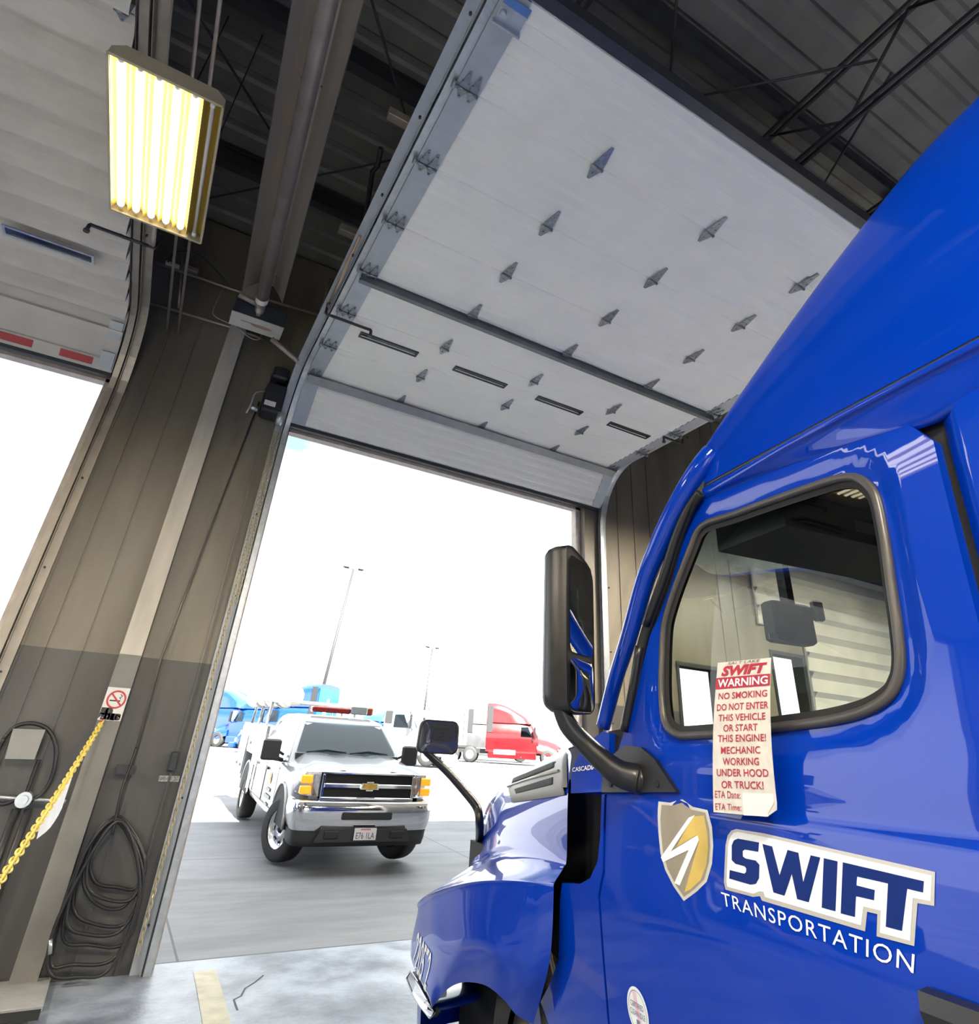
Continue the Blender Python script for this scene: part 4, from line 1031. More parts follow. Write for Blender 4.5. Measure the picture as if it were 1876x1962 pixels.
# hood vent
vp = cr(750, 1350, 3.127)
def hoodpatch(name, m, par, top, bot, off, n=14, k=6):
    """moulding that follows the bonnet between two traced edges"""
    def along(L, t):
        i = min(int(t*(len(L) - 1)), len(L) - 2); f = t*(len(L) - 1) - i
        return (L[i][0]*(1-f) + L[i+1][0]*f, L[i][1]*(1-f) + L[i+1][1]*f)
    T, B_ = vp(top), vp(bot); G_ = []
    for j in range(k + 1):
        row = []
        for i in range(n + 1):
            a, b = along(T, i/n), along(B_, i/n); s = j/k; e_ = off if 0 < j < k and 0 < i < n else off*.25
            p = onhood(a[0]*(1-s) + b[0]*s, a[1]*(1-s) + b[1]*s, e_); row.append(p or (row[-1] if row else V((0, 0, 0))))
        G_.append(row)
    mb = MB().grid(G_, True, flip=True); return part(mb, name, m, par)
vent = hoodpatch('hood_vent', pmat('grey_vent_moulding', (.20, .19, .18), .4, .2), hood, [(694, 466), (850, 392), (1010, 322), (1054, 286)], [(724, 588), (850, 572), (1000, 550), (1060, 540)], .016)
hoodpatch('vent_slot', M_mesh, vent, [(728, 456), (1010, 342)], [(718, 490), (1006, 386)], .020)
hoodpatch('vent_slot', M_mesh, vent, [(736, 512), (1002, 430)], [(750, 548), (1000, 490)], .020)
mb = MB(); q = [onhood(u, v, .018) for u, v in vp([(712,500),(860,448),(1022,405)])]; mb.tube([p for p in q if p], .006, 8); part(mb, 'vent_bar', M_silver, vent)
# fleet number round the corner of the wing
cA, cB, cC, cD = (789, 1850), (816, 1902), (829, 1828), (802, 1784)     # foot left, foot right, head right, head left
def numf(s, t):
    u = cA[0]*(1-s)*(1-t)+cB[0]*s*(1-t)+cC[0]*s*t+cD[0]*(1-s)*t; v = cA[1]*(1-s)*(1-t)+cB[1]*s*(1-t)+cC[1]*s*t+cD[1]*(1-s)*t
    return onhood(u, v, .003) or V((0, 0, 0))
mb = MB(); fit_text(mb, '220572', numf, bold=.015)
bad = {i for i, p in enumerate(mb.v) if p.length < .01}; mb.f, mb.sm = [f for f in mb.f if not bad & set(f)], [False for f in mb.f if not bad & set(f)]
part(mb, 'fleet_number', M_wdecal, hood)
# headlamp, bumper, grille
mb = MB(); q = [tlx(u, v, l) for u, v, l in ((779,1874,-.05),(790,1902,-.12),(806,1928,-.15),(824,1950,-.15),(832,1940,-.15),(815,1912,-.15),(797,1880,-.12),(786,1862,-.06))]
mb.prism(q, V((.012, .002, 0))); part(mb, 'headlamp', glassmat('lamp_lens', (.8, .8, .82), 1.5), hood)
mb = MB(); mb.prism([p + V((.016, 0, 0)) for p in q], V((.02, .002, 0))); part(mb, 'headlamp_bowl', M_gap, hood)
mb = MB(); mb.tube(q, .006, 6, closed=True); part(mb, 'headlamp_rim', M_chrome, hood)
mb = MB(); mb.box((.16, .35, .02), (.2, 2.15, 1.02)); part(mb, 'wheel_well_liner', M_gap)
mb = MB()
pl = [(-.12, 1.97), (-.11, 2.05), (-.08, 2.18), (.0, 2.34), (.25, 2.46), (1.17, 2.56)]; pl = [V((x, y, 0)) for x, y in pl]; pl = bez(pl, 4); pl += [V((2.34 - p.x, p.y, 0)) for p in pl[-2::-1]]
mb.grid([[p + V((0, 0, z)) + (V((1.17, 1.6, 0)) - p).normalized()*k for p in pl] for z, k in ((.30, .0), (.26, -.01), (.12, .0), (.06, .05))], True); part(mb, 'bumper', M_blue)
mb = MB().box((.35, 2.30, .30), (1.99, 2.42, .95)); part(mb, 'grille', M_mesh)
# wheels and chassis
for x in (.10, 1.96):
    mb = MB(); r = .36; mb.lathe([(r*.55, -.11), (r*.86, -.13), (r*.97, -.11), (r, -.06), (r, .06), (r*.97, .11), (r*.86, .13), (r*.55, .11)], (x + .05, .98, r), (1, 0, 0), 36); w = part(mb, 'tyre', M_tyre)
    mb = MB(); mb.lathe([(.0, -.05), (r*.2, -.05), (r*.25, -.02), (r*.45, .0), (r*.56, -.08), (r*.56, .08), (0, .05)], (x + .05, .98, r), (1, 0, 0), 28); part(mb, 'rim', M_alu, w)
mb = MB().box((.42, -3.2, .45), (1.92, 2.2, .80)); mb.box((.28, .35, .55), (2.06, 1.9, .78)); part(mb, 'chassis', M_gap)
mb = MB().box((.10, .24, .50), (2.24, .34, 1.50)); part(mb, 'firewall', M_gap)
for x in (.45, 1.89):
    for y in (-2.9,):
        mb = MB(); r = .48; mb.lathe([(r*.55, -.2), (r*.9, -.22), (r, -.18), (r, .18), (r*.9, .22), (r*.55, .2)], (x, y - 1.2, r), (1, 0, 0), 32); part(mb, 'rear_tyre', M_tyre)

# cowl flank with badge, lower wing panel behind the hood
cow = [S(u, v) for u, v in ((1097, 1468), (1110, 1440), (1135, 1415), (1152, 1402), (1166, 1404), (1166, 1516), (1092, 1520), (1092, 1490))]
cw = sheet('cowl_side', M_blue, truck, cow, [], lambda y, z: side(z) + .004, .03, .03)
a, b, c, d = [S(*p) for p in ((1097, 1479), (1142, 1474), (1142, 1464), (1097, 1471))]
mb = MB(); fit_text(mb, 'CASCADIA', lambda s, t: onflank(s, t, .001), bold=.02); part(mb, 'model_badge', M_wdecal, cw)
low = [S(u, v) for u, v in ((1165, 1521), (1152, 1522), (1149, 1600), (1144, 1650), (1130, 1682), (1110, 1694), (1076, 1692), (1072, 1720), (1069, 1840), (1050, 1890), (1015, 1958))] + [(1.0, .40), (.225, .40), (.225, 1.06), (.19, 1.14), (.19, 1.39)]
sheet('wing_rear_panel', M_blue, truck, low, [], lambda y, z: side(z) + .003, .03, .03)
mb = MB(); mb.grid([[V((side(z) + d_, y, z)) for z in (1.02, 1.1, 1.2, 1.3, 1.42)] for y, d_ in ((.19, .05), (.25, .11), (.40, .15), (.60, .16), (1.0, .18))], True); part(mb, 'hood_gap_liner', M_gap)
mb = MB().box((.2, .2, 1.40), (2.14, .62, 1.585)); part(mb, 'cowl_deck', M_trim)

# ---- glazing and cabin
def wsx(t): return .09 + (2.16)*t
wsp = []
for k in range(13):
    t = k/12; bow = .34*(1 - (2*t - 1)**2)
    wsp.append([V((wsx(t), .20 + bow, 1.60)), V((wsx(t), -.04 + bow*.95, 1.95)), V((wsx(t) , -.26 + bow*.9, 2.25)), V((wsx(t), -.44 + bow*.85, 2.50))])
mb = MB().grid(wsp, True); part(mb, 'windscreen', glassmat('windscreen_glass', (.84, .89, .87), .35))
mb = MB(); mb.tube(bez([w[3] for w in wsp], 2), .045, 10); part(mb, 'windscreen_header', M_inter)
mb = MB().box((.16, -1.55, 2.40), (2.18, -.42, 2.46)); mb.box((.2, -.75, 2.26), (2.14, -.40, 2.40)); part(mb, 'headliner', M_inter)
mb = MB(); 
for k in range(3): mb.box((.55 + k*.5, -.752, 2.30), (.72 + k*.5, -.75, 2.345))
part(mb, 'headliner_label', pmat('grey_label', (.25, .26, .27), .6))
mb = MB(); mb.loft([[V((x, y, z)) for y, z in ((.22, 1.0), (.22, 1.50), (.05, 1.545), (-.18, 1.52), (-.26, 1.40), (-.25, 1.0))] for x in (.14, .5, 1.2, 2.2)], True, True, True); part(mb, 'dashboard', M_inter)
for x in (.62, 1.72):
    mb = MB(); mb.bbox((x - .25, -1.15, .85), (x + .25, -.62, 1.06), .05)
    mb.bbox((x - .24, -1.28, 1.0), (x + .24, -1.10, 1.62), .06); mb.bbox((x - .13, -1.27, 1.62), (x + .13, -1.14, 1.80), .04); part(mb, 'seat', M_inter)
mb = MB(); mb.box((.12, -1.62, .75), (2.2, -1.58, 2.45)); part(mb, 'sleeper_curtain', M_inter)
mb = MB(); mb.box((.1, -3.3, .72), (2.24, .24, .80)); part(mb, 'cab_floor', M_inter)
mb = MB(); mb.box((.14, -3.3, .75), (2.2, -3.26, 3.5)); part(mb, 'sleeper_back', M_inter)
mb = MB(); mb.tube([V((.62 + .2*cos(t), -.42 + .06*sin(t), 1.42 + .2*sin(t))) for t in [2*pi*k/28 for k in range(28)]], .016, 8, closed=True); mb.cyl((.62, -.28, 1.38), (.62, -.42, 1.42), .04, n=12); part(mb, 'steering_wheel', M_inter)
# device hanging at the top of the windscreen
c0 = tly(1515, 1198, -.02)
mb = MB().bbox((c0.x - .13, -.06, c0.z - .085), (c0.x + .12, .03, c0.z + .10), .012); mb.box((c0.x - .02, -.05, c0.z + .1), (c0.x + .02, .0, 2.42)); dc = part(mb, 'dash_camera', M_inter)
c1 = tly(1563, 1172, -.07); mb = MB().bbox((c1.x - .03, -.10, c1.z - .05), (c1.x + .03, -.06, c1.z + .05), .01); part(mb, 'camera_lens_unit', M_alu, dc)
c2 = tly(1488, 1221, -.05); mb = MB().box((c2.x - .045, -.052, c2.z - .012), (c2.x + .045, -.05, c2.z + .012)); part(mb, 'camera_label', M_wdecal, dc)
# far side: door skin with its own window, pillar
sheet('far_door', M_blue, truck, DOOR, [offset_loop(WIN, .004)], plain, .08, .03, mirror=True)
sheet('far_window_pane', M_cabglass, truck, offset_loop(WIN, .01), [], lambda y, z: side(z) + .02, .1, .004, mirror=True)
sheet('far_sleeper_side', M_blue, truck, [(-1.386, .45), (-1.386, 2.47), (-3.3, 2.5), (-3.3, .45)], [], plain, .15, .03, mirror=True)
mb = MB(); mb.tube([V((2.34 - p.x, p.y, p.z)) for p in bez([tlx(u, v, l) for u, v, l in ap], 3)], .045, 12); part(mb, 'far_windscreen_pillar', M_inter)

# ---- tall door mirror
mz0, mz1 = 1.66, 2.315
P0 = V((-.275, 0, 0)); ax = V((cos(radians(30)), sin(radians(30)), 0)); nn = V((sin(radians(30)), -cos(radians(30)), 0)); MWd = .20
oval = rounded([(-.012, mz0), (MWd + .004, mz0 + .01), (MWd + .010, mz1 - .05), (.03, mz1 + .012), (-.012, mz1)], [.07, .05, .08, .05, .05], 6)
mc = V((MWd*.45, (mz0 + mz1)/2))
rg = []
for d_, k in ((.012, .93), (.016, .97), (.010, 1.0), (-.05, 1.02), (-.085, .97), (-.108, .86), (-.116, .6), (-.118, .1)):
    rg.append([P0 + ax*(mc.x + (p.x - mc.x)*k) + V((0, 0, mc.y + (p.y - mc.y)*(1 - (1-k)*.35))) + nn*d_ for p in oval])
mb = MB().loft(rg, True, False, True); hs = part(mb, 'side_mirror', M_trim, label='tall black door mirror')
mb = MB().loft([[P0 + ax*(mc.x + (p.x - mc.x)*.95) + V((0, 0, mc.y + (p.y - mc.y)*.975)) + nn*.0125 for p in oval]]*1, True, False)
o_ = [P0 + ax*(mc.x + (p.x - mc.x)*.95) + V((0, 0, mc.y + (p.y - mc.y)*.975)) + nn*.0125 for p in oval]
mb = MB(); mb.add(o_, [list(range(len(o_)))]); part(mb, 'mirror_backing', M_gap, hs)
for z0, z1, m_, nm in ((mz0 + .225, mz1 - .03, M_mirror, 'mirror_glass'), (mz0 + .02, mz0 + .205, M_mirror, 'convex_glass')):
    q = rounded([(.014, z0), (MWd - .008, z0), (MWd - .006, z1 - (.02 if nm == 'mirror_glass' else 0)), (.014, z1)], .03, 5)
    o_ = [P0 + ax*p.x + V((0, 0, p.y)) + nn*.015 for p in q]
    if nm == 'convex_glass':
        cx_ = sum(o_, V((0, 0, 0)))/len(o_)
        mb = MB(); mb.loft([[cx_ + (p - cx_)*k + nn*(.02*(1 - k*k)) for p in o_] for k in (1, .8, .6, .4, .2, .02)], True, False, True)
    else: mb = MB(); mb.add(o_, [list(range(len(o_)))])
    part(mb, nm, m_, hs)
ar = [tly(1070, 1345, .06), tly(1088, 1388, .05), tly(1118, 1422, .03), tly(1152, 1455, .0), tly(1188, 1482, -.03), V((side(1.46) - .004, tly(1222, 1492, -.06).y, 1.455)), V((side(1.45) + .02, tly(1222, 1492, -.06).y - .05, 1.44))]
mb = MB(); ap_ = bez(ar, 6); mb.tube(ap_, [lerp([(0, .030), (6, .036), (12, .036), (20, .042), (30, .052), (36, .025)], i) for i in range(len(ap_))], 14); part(mb, 'mirror_arm', M_trim, hs)
bp = [S(u, v) for u, v in ((1162, 1462), (1160, 1518), (1304, 1518), (1285, 1490), (1262, 1455), (1235, 1432), (1205, 1428))]
bs = sheet('mirror_base', M_trim, hs, bp, [], lambda y, z: side(z) - .018, .03, .02)
for u, v in ((1178, 1503), (1268, 1503)):
    y, z = S(u, v); mb = MB().cyl((side(z) - .017, y, z), (side(z) - .022, y, z), .010, n=12); part(mb, 'screw', M_gap, bs)
# hood spot mirror on the near wing
c = [tly(u, v, 1.9) for u, v in ((797, 1442), (876, 1446), (879, 1384), (806, 1377))]
ex = (c[1] - c[0]).normalized(); cen_ = sum(c, V((0, 0, 0)))/4; w_ = (c[1] - c[0]).length; h_ = (c[3] - c[0]).length
rr = rounded([(-w_/2, -h_/2), (w_/2, -h_/2), (w_/2*.98, h_/2), (-w_/2*.92, h_/2)], .05, 6); fd = V((.0, -1, 0))
mb = MB().loft([[cen_ + V((p.x*k, 0, p.y*k)) + fd*d_ for p in rr] for d_, k in ((.008, .90), (.012, .95), (.006, 1.0), (-.03, 1.0), (-.065, .82), (-.08, .4), (-.082, .05))], True, False, True); sm_ = part(mb, 'wing_mirror', M_trim, label='round-cornered spot mirror on the near wing')
o_ = [cen_ + V((p.x*.92, 0, p.y*.92)) + fd*.009 for p in rr]; mb = MB().loft([[cen_ + (p - cen_)*k + fd*(.016*(1 - k*k)) for p in o_] for k in (1, .75, .5, .25, .03)], True, False, True); part(mb, 'spot_glass', M_dmirror, sm_)
ft = onhood(919, 1612, .0) or tly(919, 1612, 1.8)
ar = [tly(812, 1436, 1.90), tly(828, 1452, 1.92), tly(858, 1480, 1.92), tly(895, 1522, 1.90), tly(914, 1548, 1.88), tly(919, 1575, 1.86), ft]
mb = MB(); ap_ = bez(ar, 5); mb.tube(ap_, [.020 + .006*min(1, i/20) for i in range(len(ap_))], 12); mb.cyl(ft + V((-.01, 0, .02)), ft + V((.02, 0, -.05)), .020, n=12); part(mb, 'spot_mirror_arm', M_trim, sm_)

# ---- warning tag hung over the sill of the open window gap
tg = thing('warning_tag', 'long white paper WARNING tag with red print hanging on the truck door window', 'tag', TO, -TYAW)
T0, T1, B0, B1 = tlx(1376, 1270, -.006), tlx(1478, 1260, -.006), tlx(1368, 1556, -.050), tlx(1485, 1562, -.056)
def tagp(s, t, off=0.):
    """s across, t down"""
    p = T0.lerp(T1, s).lerp(B0.lerp(B1, s), t); return p + V((-off - .010*sin(pi*t) + .012*t*t*s, 0, 0))
mb = MB(); 
def tagsheet(off):
    P = []
    for j in range(25):
        t = j/24; w = 1.0 if t < .95 else 1 - .16*((t - .95)/.05)**1.5
        P.append([tagp(s*w, t + (.012*s if t > .9 else 0), off) for s in [i/10 for i in range(11)]])
    return P
mb.grid(tagsheet(.0015), True, flip=True); mb.grid(tagsheet(0.), True)
M_tag = pmat('tag_card', (.64, .60, .54), .6, 0, .10, 25)
tb = part(mb, 'card', M_tag, tg)
M_tred = pmat('tag_red_ink', (.40, .012, .035), .5, 0, .1, 30)
mb = MB(); mb.grid([[tagp(s, t, .0025) for s in [i/10 for i in range(11)]] for t in (.113, .155, .195)], True, flip=True); part(mb, 'red_bar', M_tred, tb)
def tline(mb, txt, t0, t1, s0, s1, off=.003, **k): fit_text(mb, txt, lambda s, q: tagp(s0 + (s1 - s0)*s, t1 + (t0 - t1)*q, off), **k)
mb = MB(); tline(mb, 'SWIFT', .030, .105, .10, .95, bold=.05, shear=.25); part(mb, 'tag_logo', M_tred, tb)
mb = MB(); tline(mb, 'WARNING', .126, .183, .05, .97, .004, bold=.02); part(mb, 'warning_heading', M_wdecal, tb)
mb = MB()
for txt, t0, s0, s1 in (('NO SMOKING', .222, .08, .96), ('DO NOT ENTER', .300, .06, .98), ('THIS VEHICLE', .373, .10, .93), ('OR START', .443, .20, .80), ('THIS ENGINE!', .511, .10, .93), ('MECHANIC', .588, .16, .83), ('WORKING', .660, .19, .80), ('UNDER HOOD', .730, .08, .93), ('OR TRUCK!', .805, .16, .84)):
    tline(mb, txt, t0, t0 + .047, s0, s1, bold=.012)
tline(mb, 'ETA Date:', .868, .912, .04, .47); tline(mb, 'ETA Time:', .945, .985, .04, .47)
part(mb, 'tag_text', M_tred, tb)
mb = MB(); tline(mb, 'SALT LAKE', .004, .024, .22, .82, shear=.2); part(mb, 'handwriting', pmat('pen_ink', (.12, .06, .07), .6), tb)
mb = MB(); mb.grid([[tagp(s, t, .0032) for s in (.50, .65, .8, .97 - (.10 if t > .97 else 0))] for t in (.875, .93, .99, 1.01)], True, flip=True); part(mb, 'blank_label', pmat('blank_label', (.72, .71, .72), .5, 0, .03), tb)
# ================================================================== the yard: service pickup, parked tractors, poles
M_cwhite = pmat('white_vehicle_paint', (.27, .285, .30), .25, 0, .02, 2, coat=.8)
M_hlglass = glassmat('headlamp_lens', (.85, .86, .88), 1.6)
M_amber = pmat('amber_lens', (.95, .40, .03), .15, 0, .1, 30, emit=(1, .40, .03), est=.35)
M_plastic = pmat('grey_black_plastic', (.02, .021, .024), .5, 0, .1, 14)
M_wind = glassmat('windscreen_tint', (.22, .34, .40), .8)
M_goldem = pmat('gold_emblem', (.55, .37, .07), .3, .6, .15, 40)
M_orange = pmat('orange_decal', (.90, .42, .06), .45)
M_gtext = pmat('grey_decal', (.40, .40, .40), .5)
M_wrap = pmat('white_wrapped_bundle', (.74, .73, .69), .75, 0, .1, 9, bump=.6, bscale=14)
M_redl = pmat('red_light_bar', (.20, .012, .010), .25, 0, .2, 30)

pk = thing('pickup_truck', 'white crew-cab service pickup standing just outside the open doorway, nose towards the shop', 'pickup truck', (3.27, 9.60, 0), radians(-1.5))
pk.rotation_euler = (radians(2.6), 0, radians(-1.5)); pk.location.z = -.01
def pp(mb, n, m, par=None, label=None):
    o = mb.build(n, m, par or pk)
    if label: o['label'] = label
    return o
# lower body: bonnet, wings, doors
st = []
for y, hw, zb, zs, zt in ((.10, .80, .62, 1.16, 1.215), (.18, .93, .55, 1.175, 1.255), (.45, .985, .50, 1.19, 1.295), (.95, 1.0, .48, 1.20, 1.335), (1.35, 1.0, .46, 1.20, 1.36), (1.6, .995, .45, 1.19, 1.33), (2.4, .99, .44, 1.15, 1.20), (4.25, .99, .46, 1.16, 1.20)):
    st.append([V((x, y, z)) for x, z in ((-hw*.96, zb), (-hw, zb + .12), (-hw, zs - .1), (-hw*.975, zs), (-hw*.90, zs + .025), (-hw*.72, zt - .004), (-hw*.45, zt + .012), (-hw*.30, zt - .006), (0, zt), (hw*.30, zt - .006), (hw*.45, zt + .012), (hw*.72, zt - .004), (hw*.90, zs + .025), (hw*.975, zs), (hw, zs - .1), (hw, zb + .12), (hw*.96, zb))])
mb = MB().grid(st, True, flip=True); body = pp(mb, 'body', M_cwhite)
mb = MB().box((-.9, .3, .42), (.9, 6.4, .62)); pp(mb, 'chassis', M_plastic)
# greenhouse
gh = []
for z, yf, yr, hw in ((1.22, 1.26, 4.22, .93), (1.42, 1.44, 4.20, .88), (1.78, 1.90, 4.12, .74), (1.84, 2.05, 4.08, .70), (1.885, 2.32, 4.0, .62), (1.905, 2.7, 3.8, .45)):
    ring = rounded([(-hw, yf), (hw, yf), (hw, yr), (-hw, yr)], .12, 4); gh.append([V((p.x, p.y, z)) for p in ring])
mb = MB().loft(gh, True, False, True); mb.add(gh[-1], [list(range(len(gh[-1])))]); cab = pp(mb, 'cab', M_cwhite)
def glassq(n, L, m=M_wind, par=None, push=(0, 0, 0)):
    mb = MB(); mb.add([V(p) + V(push) for p in L], [list(range(len(L)))]); return pp(mb, n, m, par or cab)
def fr(z): return lerp([(1.22, 1.26), (1.42, 1.44), (1.78, 1.90), (1.84, 2.05)], z)
def hwz(z): return lerp([(1.22, .93), (1.42, .88), (1.78, .74), (1.84, .70)], z)
W0, W1 = 1.375, 1.80
mb = MB().grid([[V((x*(hwz(z) - .07), fr(z) - .012 - .03*(1 - x*x), z)) for x in (-1, -.6, 0, .6, 1)] for z in (W0, 1.5, 1.66, W1)], True); ws = pp(mb, 'windscreen', M_wind, cab)
mb = MB()
for x0 in (-.45, .25): mb.tube([(x0 - .22, fr(1.37) - .05, 1.375), (x0 + .1, fr(1.42) - .05, 1.415), (x0 + .42, fr(1.39) - .05, 1.385)], .012, 6)
pp(mb, 'wiper', M_plastic, ws)
mb = MB(); mb.box((-.84, 1.28, 1.26), (.84, 1.46, 1.355)); pp(mb, 'cowl', M_plastic, cab)
for s in (-1, 1):
    for y0, y1, a in ((1.78, 2.72, .30), (2.86, 3.85, .05)):
        q = [(s*(hwz(1.25) + .008), y0 - .06, 1.25), (s*(hwz(1.25) + .008), y1, 1.25), (s*(hwz(1.76) + .006), y1 - .04, 1.755), (s*(hwz(1.76) + .006), y0 + a, 1.755)]
        glassq('side_window', q)
    mb = MB()
    for y in (1.55, 2.78, 3.95): mb.box((s*.995 - .004, y - .006, .55), (s*.995 + .004, y + .006, 1.14))
    mb.box((s*.996 - .003, 1.55, .548), (s*.996 + .003, 3.95, .556)); sm = pp(mb, 'door_seams', M_plastic, body)
    for y in (2.62, 3.78):
        mb = MB().bbox((s*1.0 - .02, y - .1, 1.02), (s*1.0 + .02, y + .06, 1.06), .008); pp(mb, 'door_handle', M_plastic, body)
    mb = MB().bbox((s*1.17 - .14, 1.58, 1.22), (s*1.17 + .14, 1.68, 1.52), .025); mb.tube([(s*.95, 1.70, 1.22), (s*1.15, 1.66, 1.28)], .03, 8); mb.tube([(s*.95, 1.70, 1.30), (s*1.15, 1.66, 1.40)], .02, 8); mr = pp(mb, 'towing_mirror', M_plastic)
    mb = MB().box((s*1.17 - .12, 1.682, 1.22), (s*1.17 + .12, 1.686, 1.48)); pp(mb, 'mirror_glass', M_mirror, mr)
    # wheel openings
    for y in (.95, 4.90):
        mb = MB(); n = 20; P = [(y + .50*cos(pi*k/n), .46 + .50*sin(pi*k/n)) for k in range(n + 1)]
        mb.prism([(s*1.004, a, b) for a, b in P], (-s*.12, 0, 0)); pp(mb, 'wheel_well', M_gap)
        mb = MB().tube([(s*1.0, y + .52*cos(pi*k/n), .46 + .52*sin(pi*k/n)) for k in range(n + 1)], .022, 8); pp(mb, 'arch_lip', M_cwhite, body)
def wheel(x, y, s, steer=0., r=.40):
    c = V((x, y, r)); ax = V((cos(steer), sin(steer), 0)) * s
    mb = MB(); mb.lathe([(r*.60, -.12), (r*.9, -.135), (r*.98, -.11), (r, -.05), (r, .05), (r*.98, .11), (r*.9, .135), (r*.60, .13)], c, ax, 40); t = pp(mb, 'tyre', M_tyre)
    mb = MB(); mb.lathe([(0, .07), (r*.16, .07), (r*.18, .085), (r*.30, .075), (r*.34, .05), (r*.52, .06), (r*.575, .10), (r*.62, .125), (r*.62, -.10)], c, ax, 36); rm = pp(mb, 'rim', M_alu, t)
    mb = MB(); d = ax.normalized(); a = d.orthogonal().normalized(); b = d.cross(a)
    for k in range(8):
        t_ = 2*pi*k/8; p = c + (a*cos(t_) + b*sin(t_))*r*.44 + d*.056; mb.lathe([(0, .0), (.026, .0), (.03, .006)], p, d, 10)
    mb.lathe([(0, .09), (.045, .088), (.05, .07)], c, d, 16); pp(mb, 'rim_openings', M_gap, rm)
wheel(-.86, .95, -1, radians(24)); wheel(.86, .95, 1, radians(24)); wheel(-.88, 4.90, -1, 0); wheel(.88, 4.90, 1, 0)
# front end
mb = MB()
for x0, x1, z0, z1 in ((-.68, .68, 1.185, 1.22), (-.68, .68, .875, .91), (-.68, -.64, .91, 1.185), (.64, .68, .91, 1.185), (-.64, .64, 1.02, 1.075)):
    mb.bbox((x0, -.05, z0), (x1, .10, z1), .008)
gr = pp(mb, 'grille_surround', M_chrome)
mb = MB(); mb.box((-.64, .0, .90), (.64, .05, 1.19)); pp(mb, 'grille_mesh', M_mesh, gr)
bt = [(-.135, -.038), (-.05, -.038), (-.05, -.058), (.05, -.058), (.05, -.038), (.135, -.038), (.115, .038), (.05, .038), (.05, .058), (-.05, .058), (-.05, .038), (-.115, .038)]
mb = MB().prism([(x, -.075, 1.05 + z) for x, z in bt], (0, .03, 0)); em = pp(mb, 'emblem', M_chrome, gr)
mb = MB().prism([(x*.86, -.082, 1.05 + z*.78) for x, z in bt], (0, .01, 0)); pp(mb, 'emblem_face', M_goldem, em)
for s in (-1, 1):
    q = [(s*.70, -.02, .91), (s*.90, .04, .92), (s*.985, .30, .94), (s*.975, .32, 1.195), (s*.89, .05, 1.20), (s*.70, -.01, 1.205)]
    mb = MB(); mb.prism(q, (-s*.05, .10, 0)); hl = pp(mb, 'headlamp', pmat('headlamp_bowl', (.62, .63, .66), .2, .6, .25, 30), None)
    for z in (.985, 1.115):
        mb = MB(); mb.bbox((min(s*.80, s*.955), -.005, z - .05), (max(s*.80, s*.955), .06, z + .05), .012); pp(mb, 'indicator', M_amber, hl)
    mb = MB().bbox((min(s*.79, s*.70), -.03, .93), (max(s*.79, s*.70), .02, 1.185), .01); pp(mb, 'lamp_cluster', M_hlglass, hl)
bp_ = bez([V((-1.0, .42, 0)), V((-1.0, .10, 0)), V((-.93, -.07, 0)), V((-.6, -.13, 0)), V((0, -.15, 0)), V((.6, -.13, 0)), V((.93, -.07, 0)), V((1.0, .10, 0)), V((1.0, .42, 0))], 5)
def sweepz(zs): return [[p + (V((0, 1.2, 0)) - V((p.x, p.y, 0))).normalized()*d + V((0, 0, z)) for p in bp_] for z, d in zs]
mb = MB().grid(sweepz(((.875, .10), (.872, .03), (.85, .0), (.76, -.01), (.64, .0), (.56, .025), (.50, .06))), True); bm = pp(mb, 'bumper', M_chrome)
mb = MB().grid(sweepz(((.52, .045), (.50, .05), (.42, .06), (.34, .09), (.32, .2))), True); vl = pp(mb, 'valance', M_plastic)
mb = MB().bbox((-.36, -.165, .655), (.36, -.10, .75), .012); pp(mb, 'bumper_slot', M_mesh, bm)
mb = MB().prism([(-.60, -.155, .55), (-.68, -.14, .40), (.68, -.14, .40), (.60, -.155, .55)], (0, .06, 0)); sk = pp(mb, 'skid_panel', M_plastic)
for s in (-1, 1): mb = MB().bbox((s*.46 - .10, -.17, .44), (s*.46 + .10, -.13, .53), .01); pp(mb, 'tow_hook_recess', M_gap, sk)
mb = MB().box((-.155, -.175, .425), (.155, -.165, .565)); pl_ = pp(mb, 'licence_plate', pmat('plate_white', (.60, .59, .60), .4, 0, .05), sk)
mb = MB(); fit_text(mb, 'E76 1LA', lambda s, t: V((-.13 + .26*s, -.1765, .44 + .075*t)), bold=.01); pp(mb, 'plate_lettering', pmat('plate_ink', (.10, .10, .13), .5), pl_)
mb = MB().box((-.07, -.1765, .54), (.07, -.1755, .558)); pp(mb, 'plate_red_mark', pmat('plate_red', (.45, .16, .18), .5), pl_)
# door logo: orange sun above two worn grey lines
mb = MB(); n = 16; mb.add([(-.9995 - .004, 2.15 + (.11 if k % 2 else .075)*cos(2*pi*k/n), .93 + (.11 if k % 2 else .075)*sin(2*pi*k/n)) for k in range(n)], [list(range(n))]); lg = pp(mb, 'orange_logo', M_orange, body)
mb = MB()
for z, y0, y1, h in ((.74, 1.98, 2.34, .05), (.64, 1.90, 2.46, .055), (.55, 2.0, 2.3, .03)): mb.box((-1.006, y0, z), (-1.002, y1, z + h))
pp(mb, 'logo_line', M_gtext, lg)
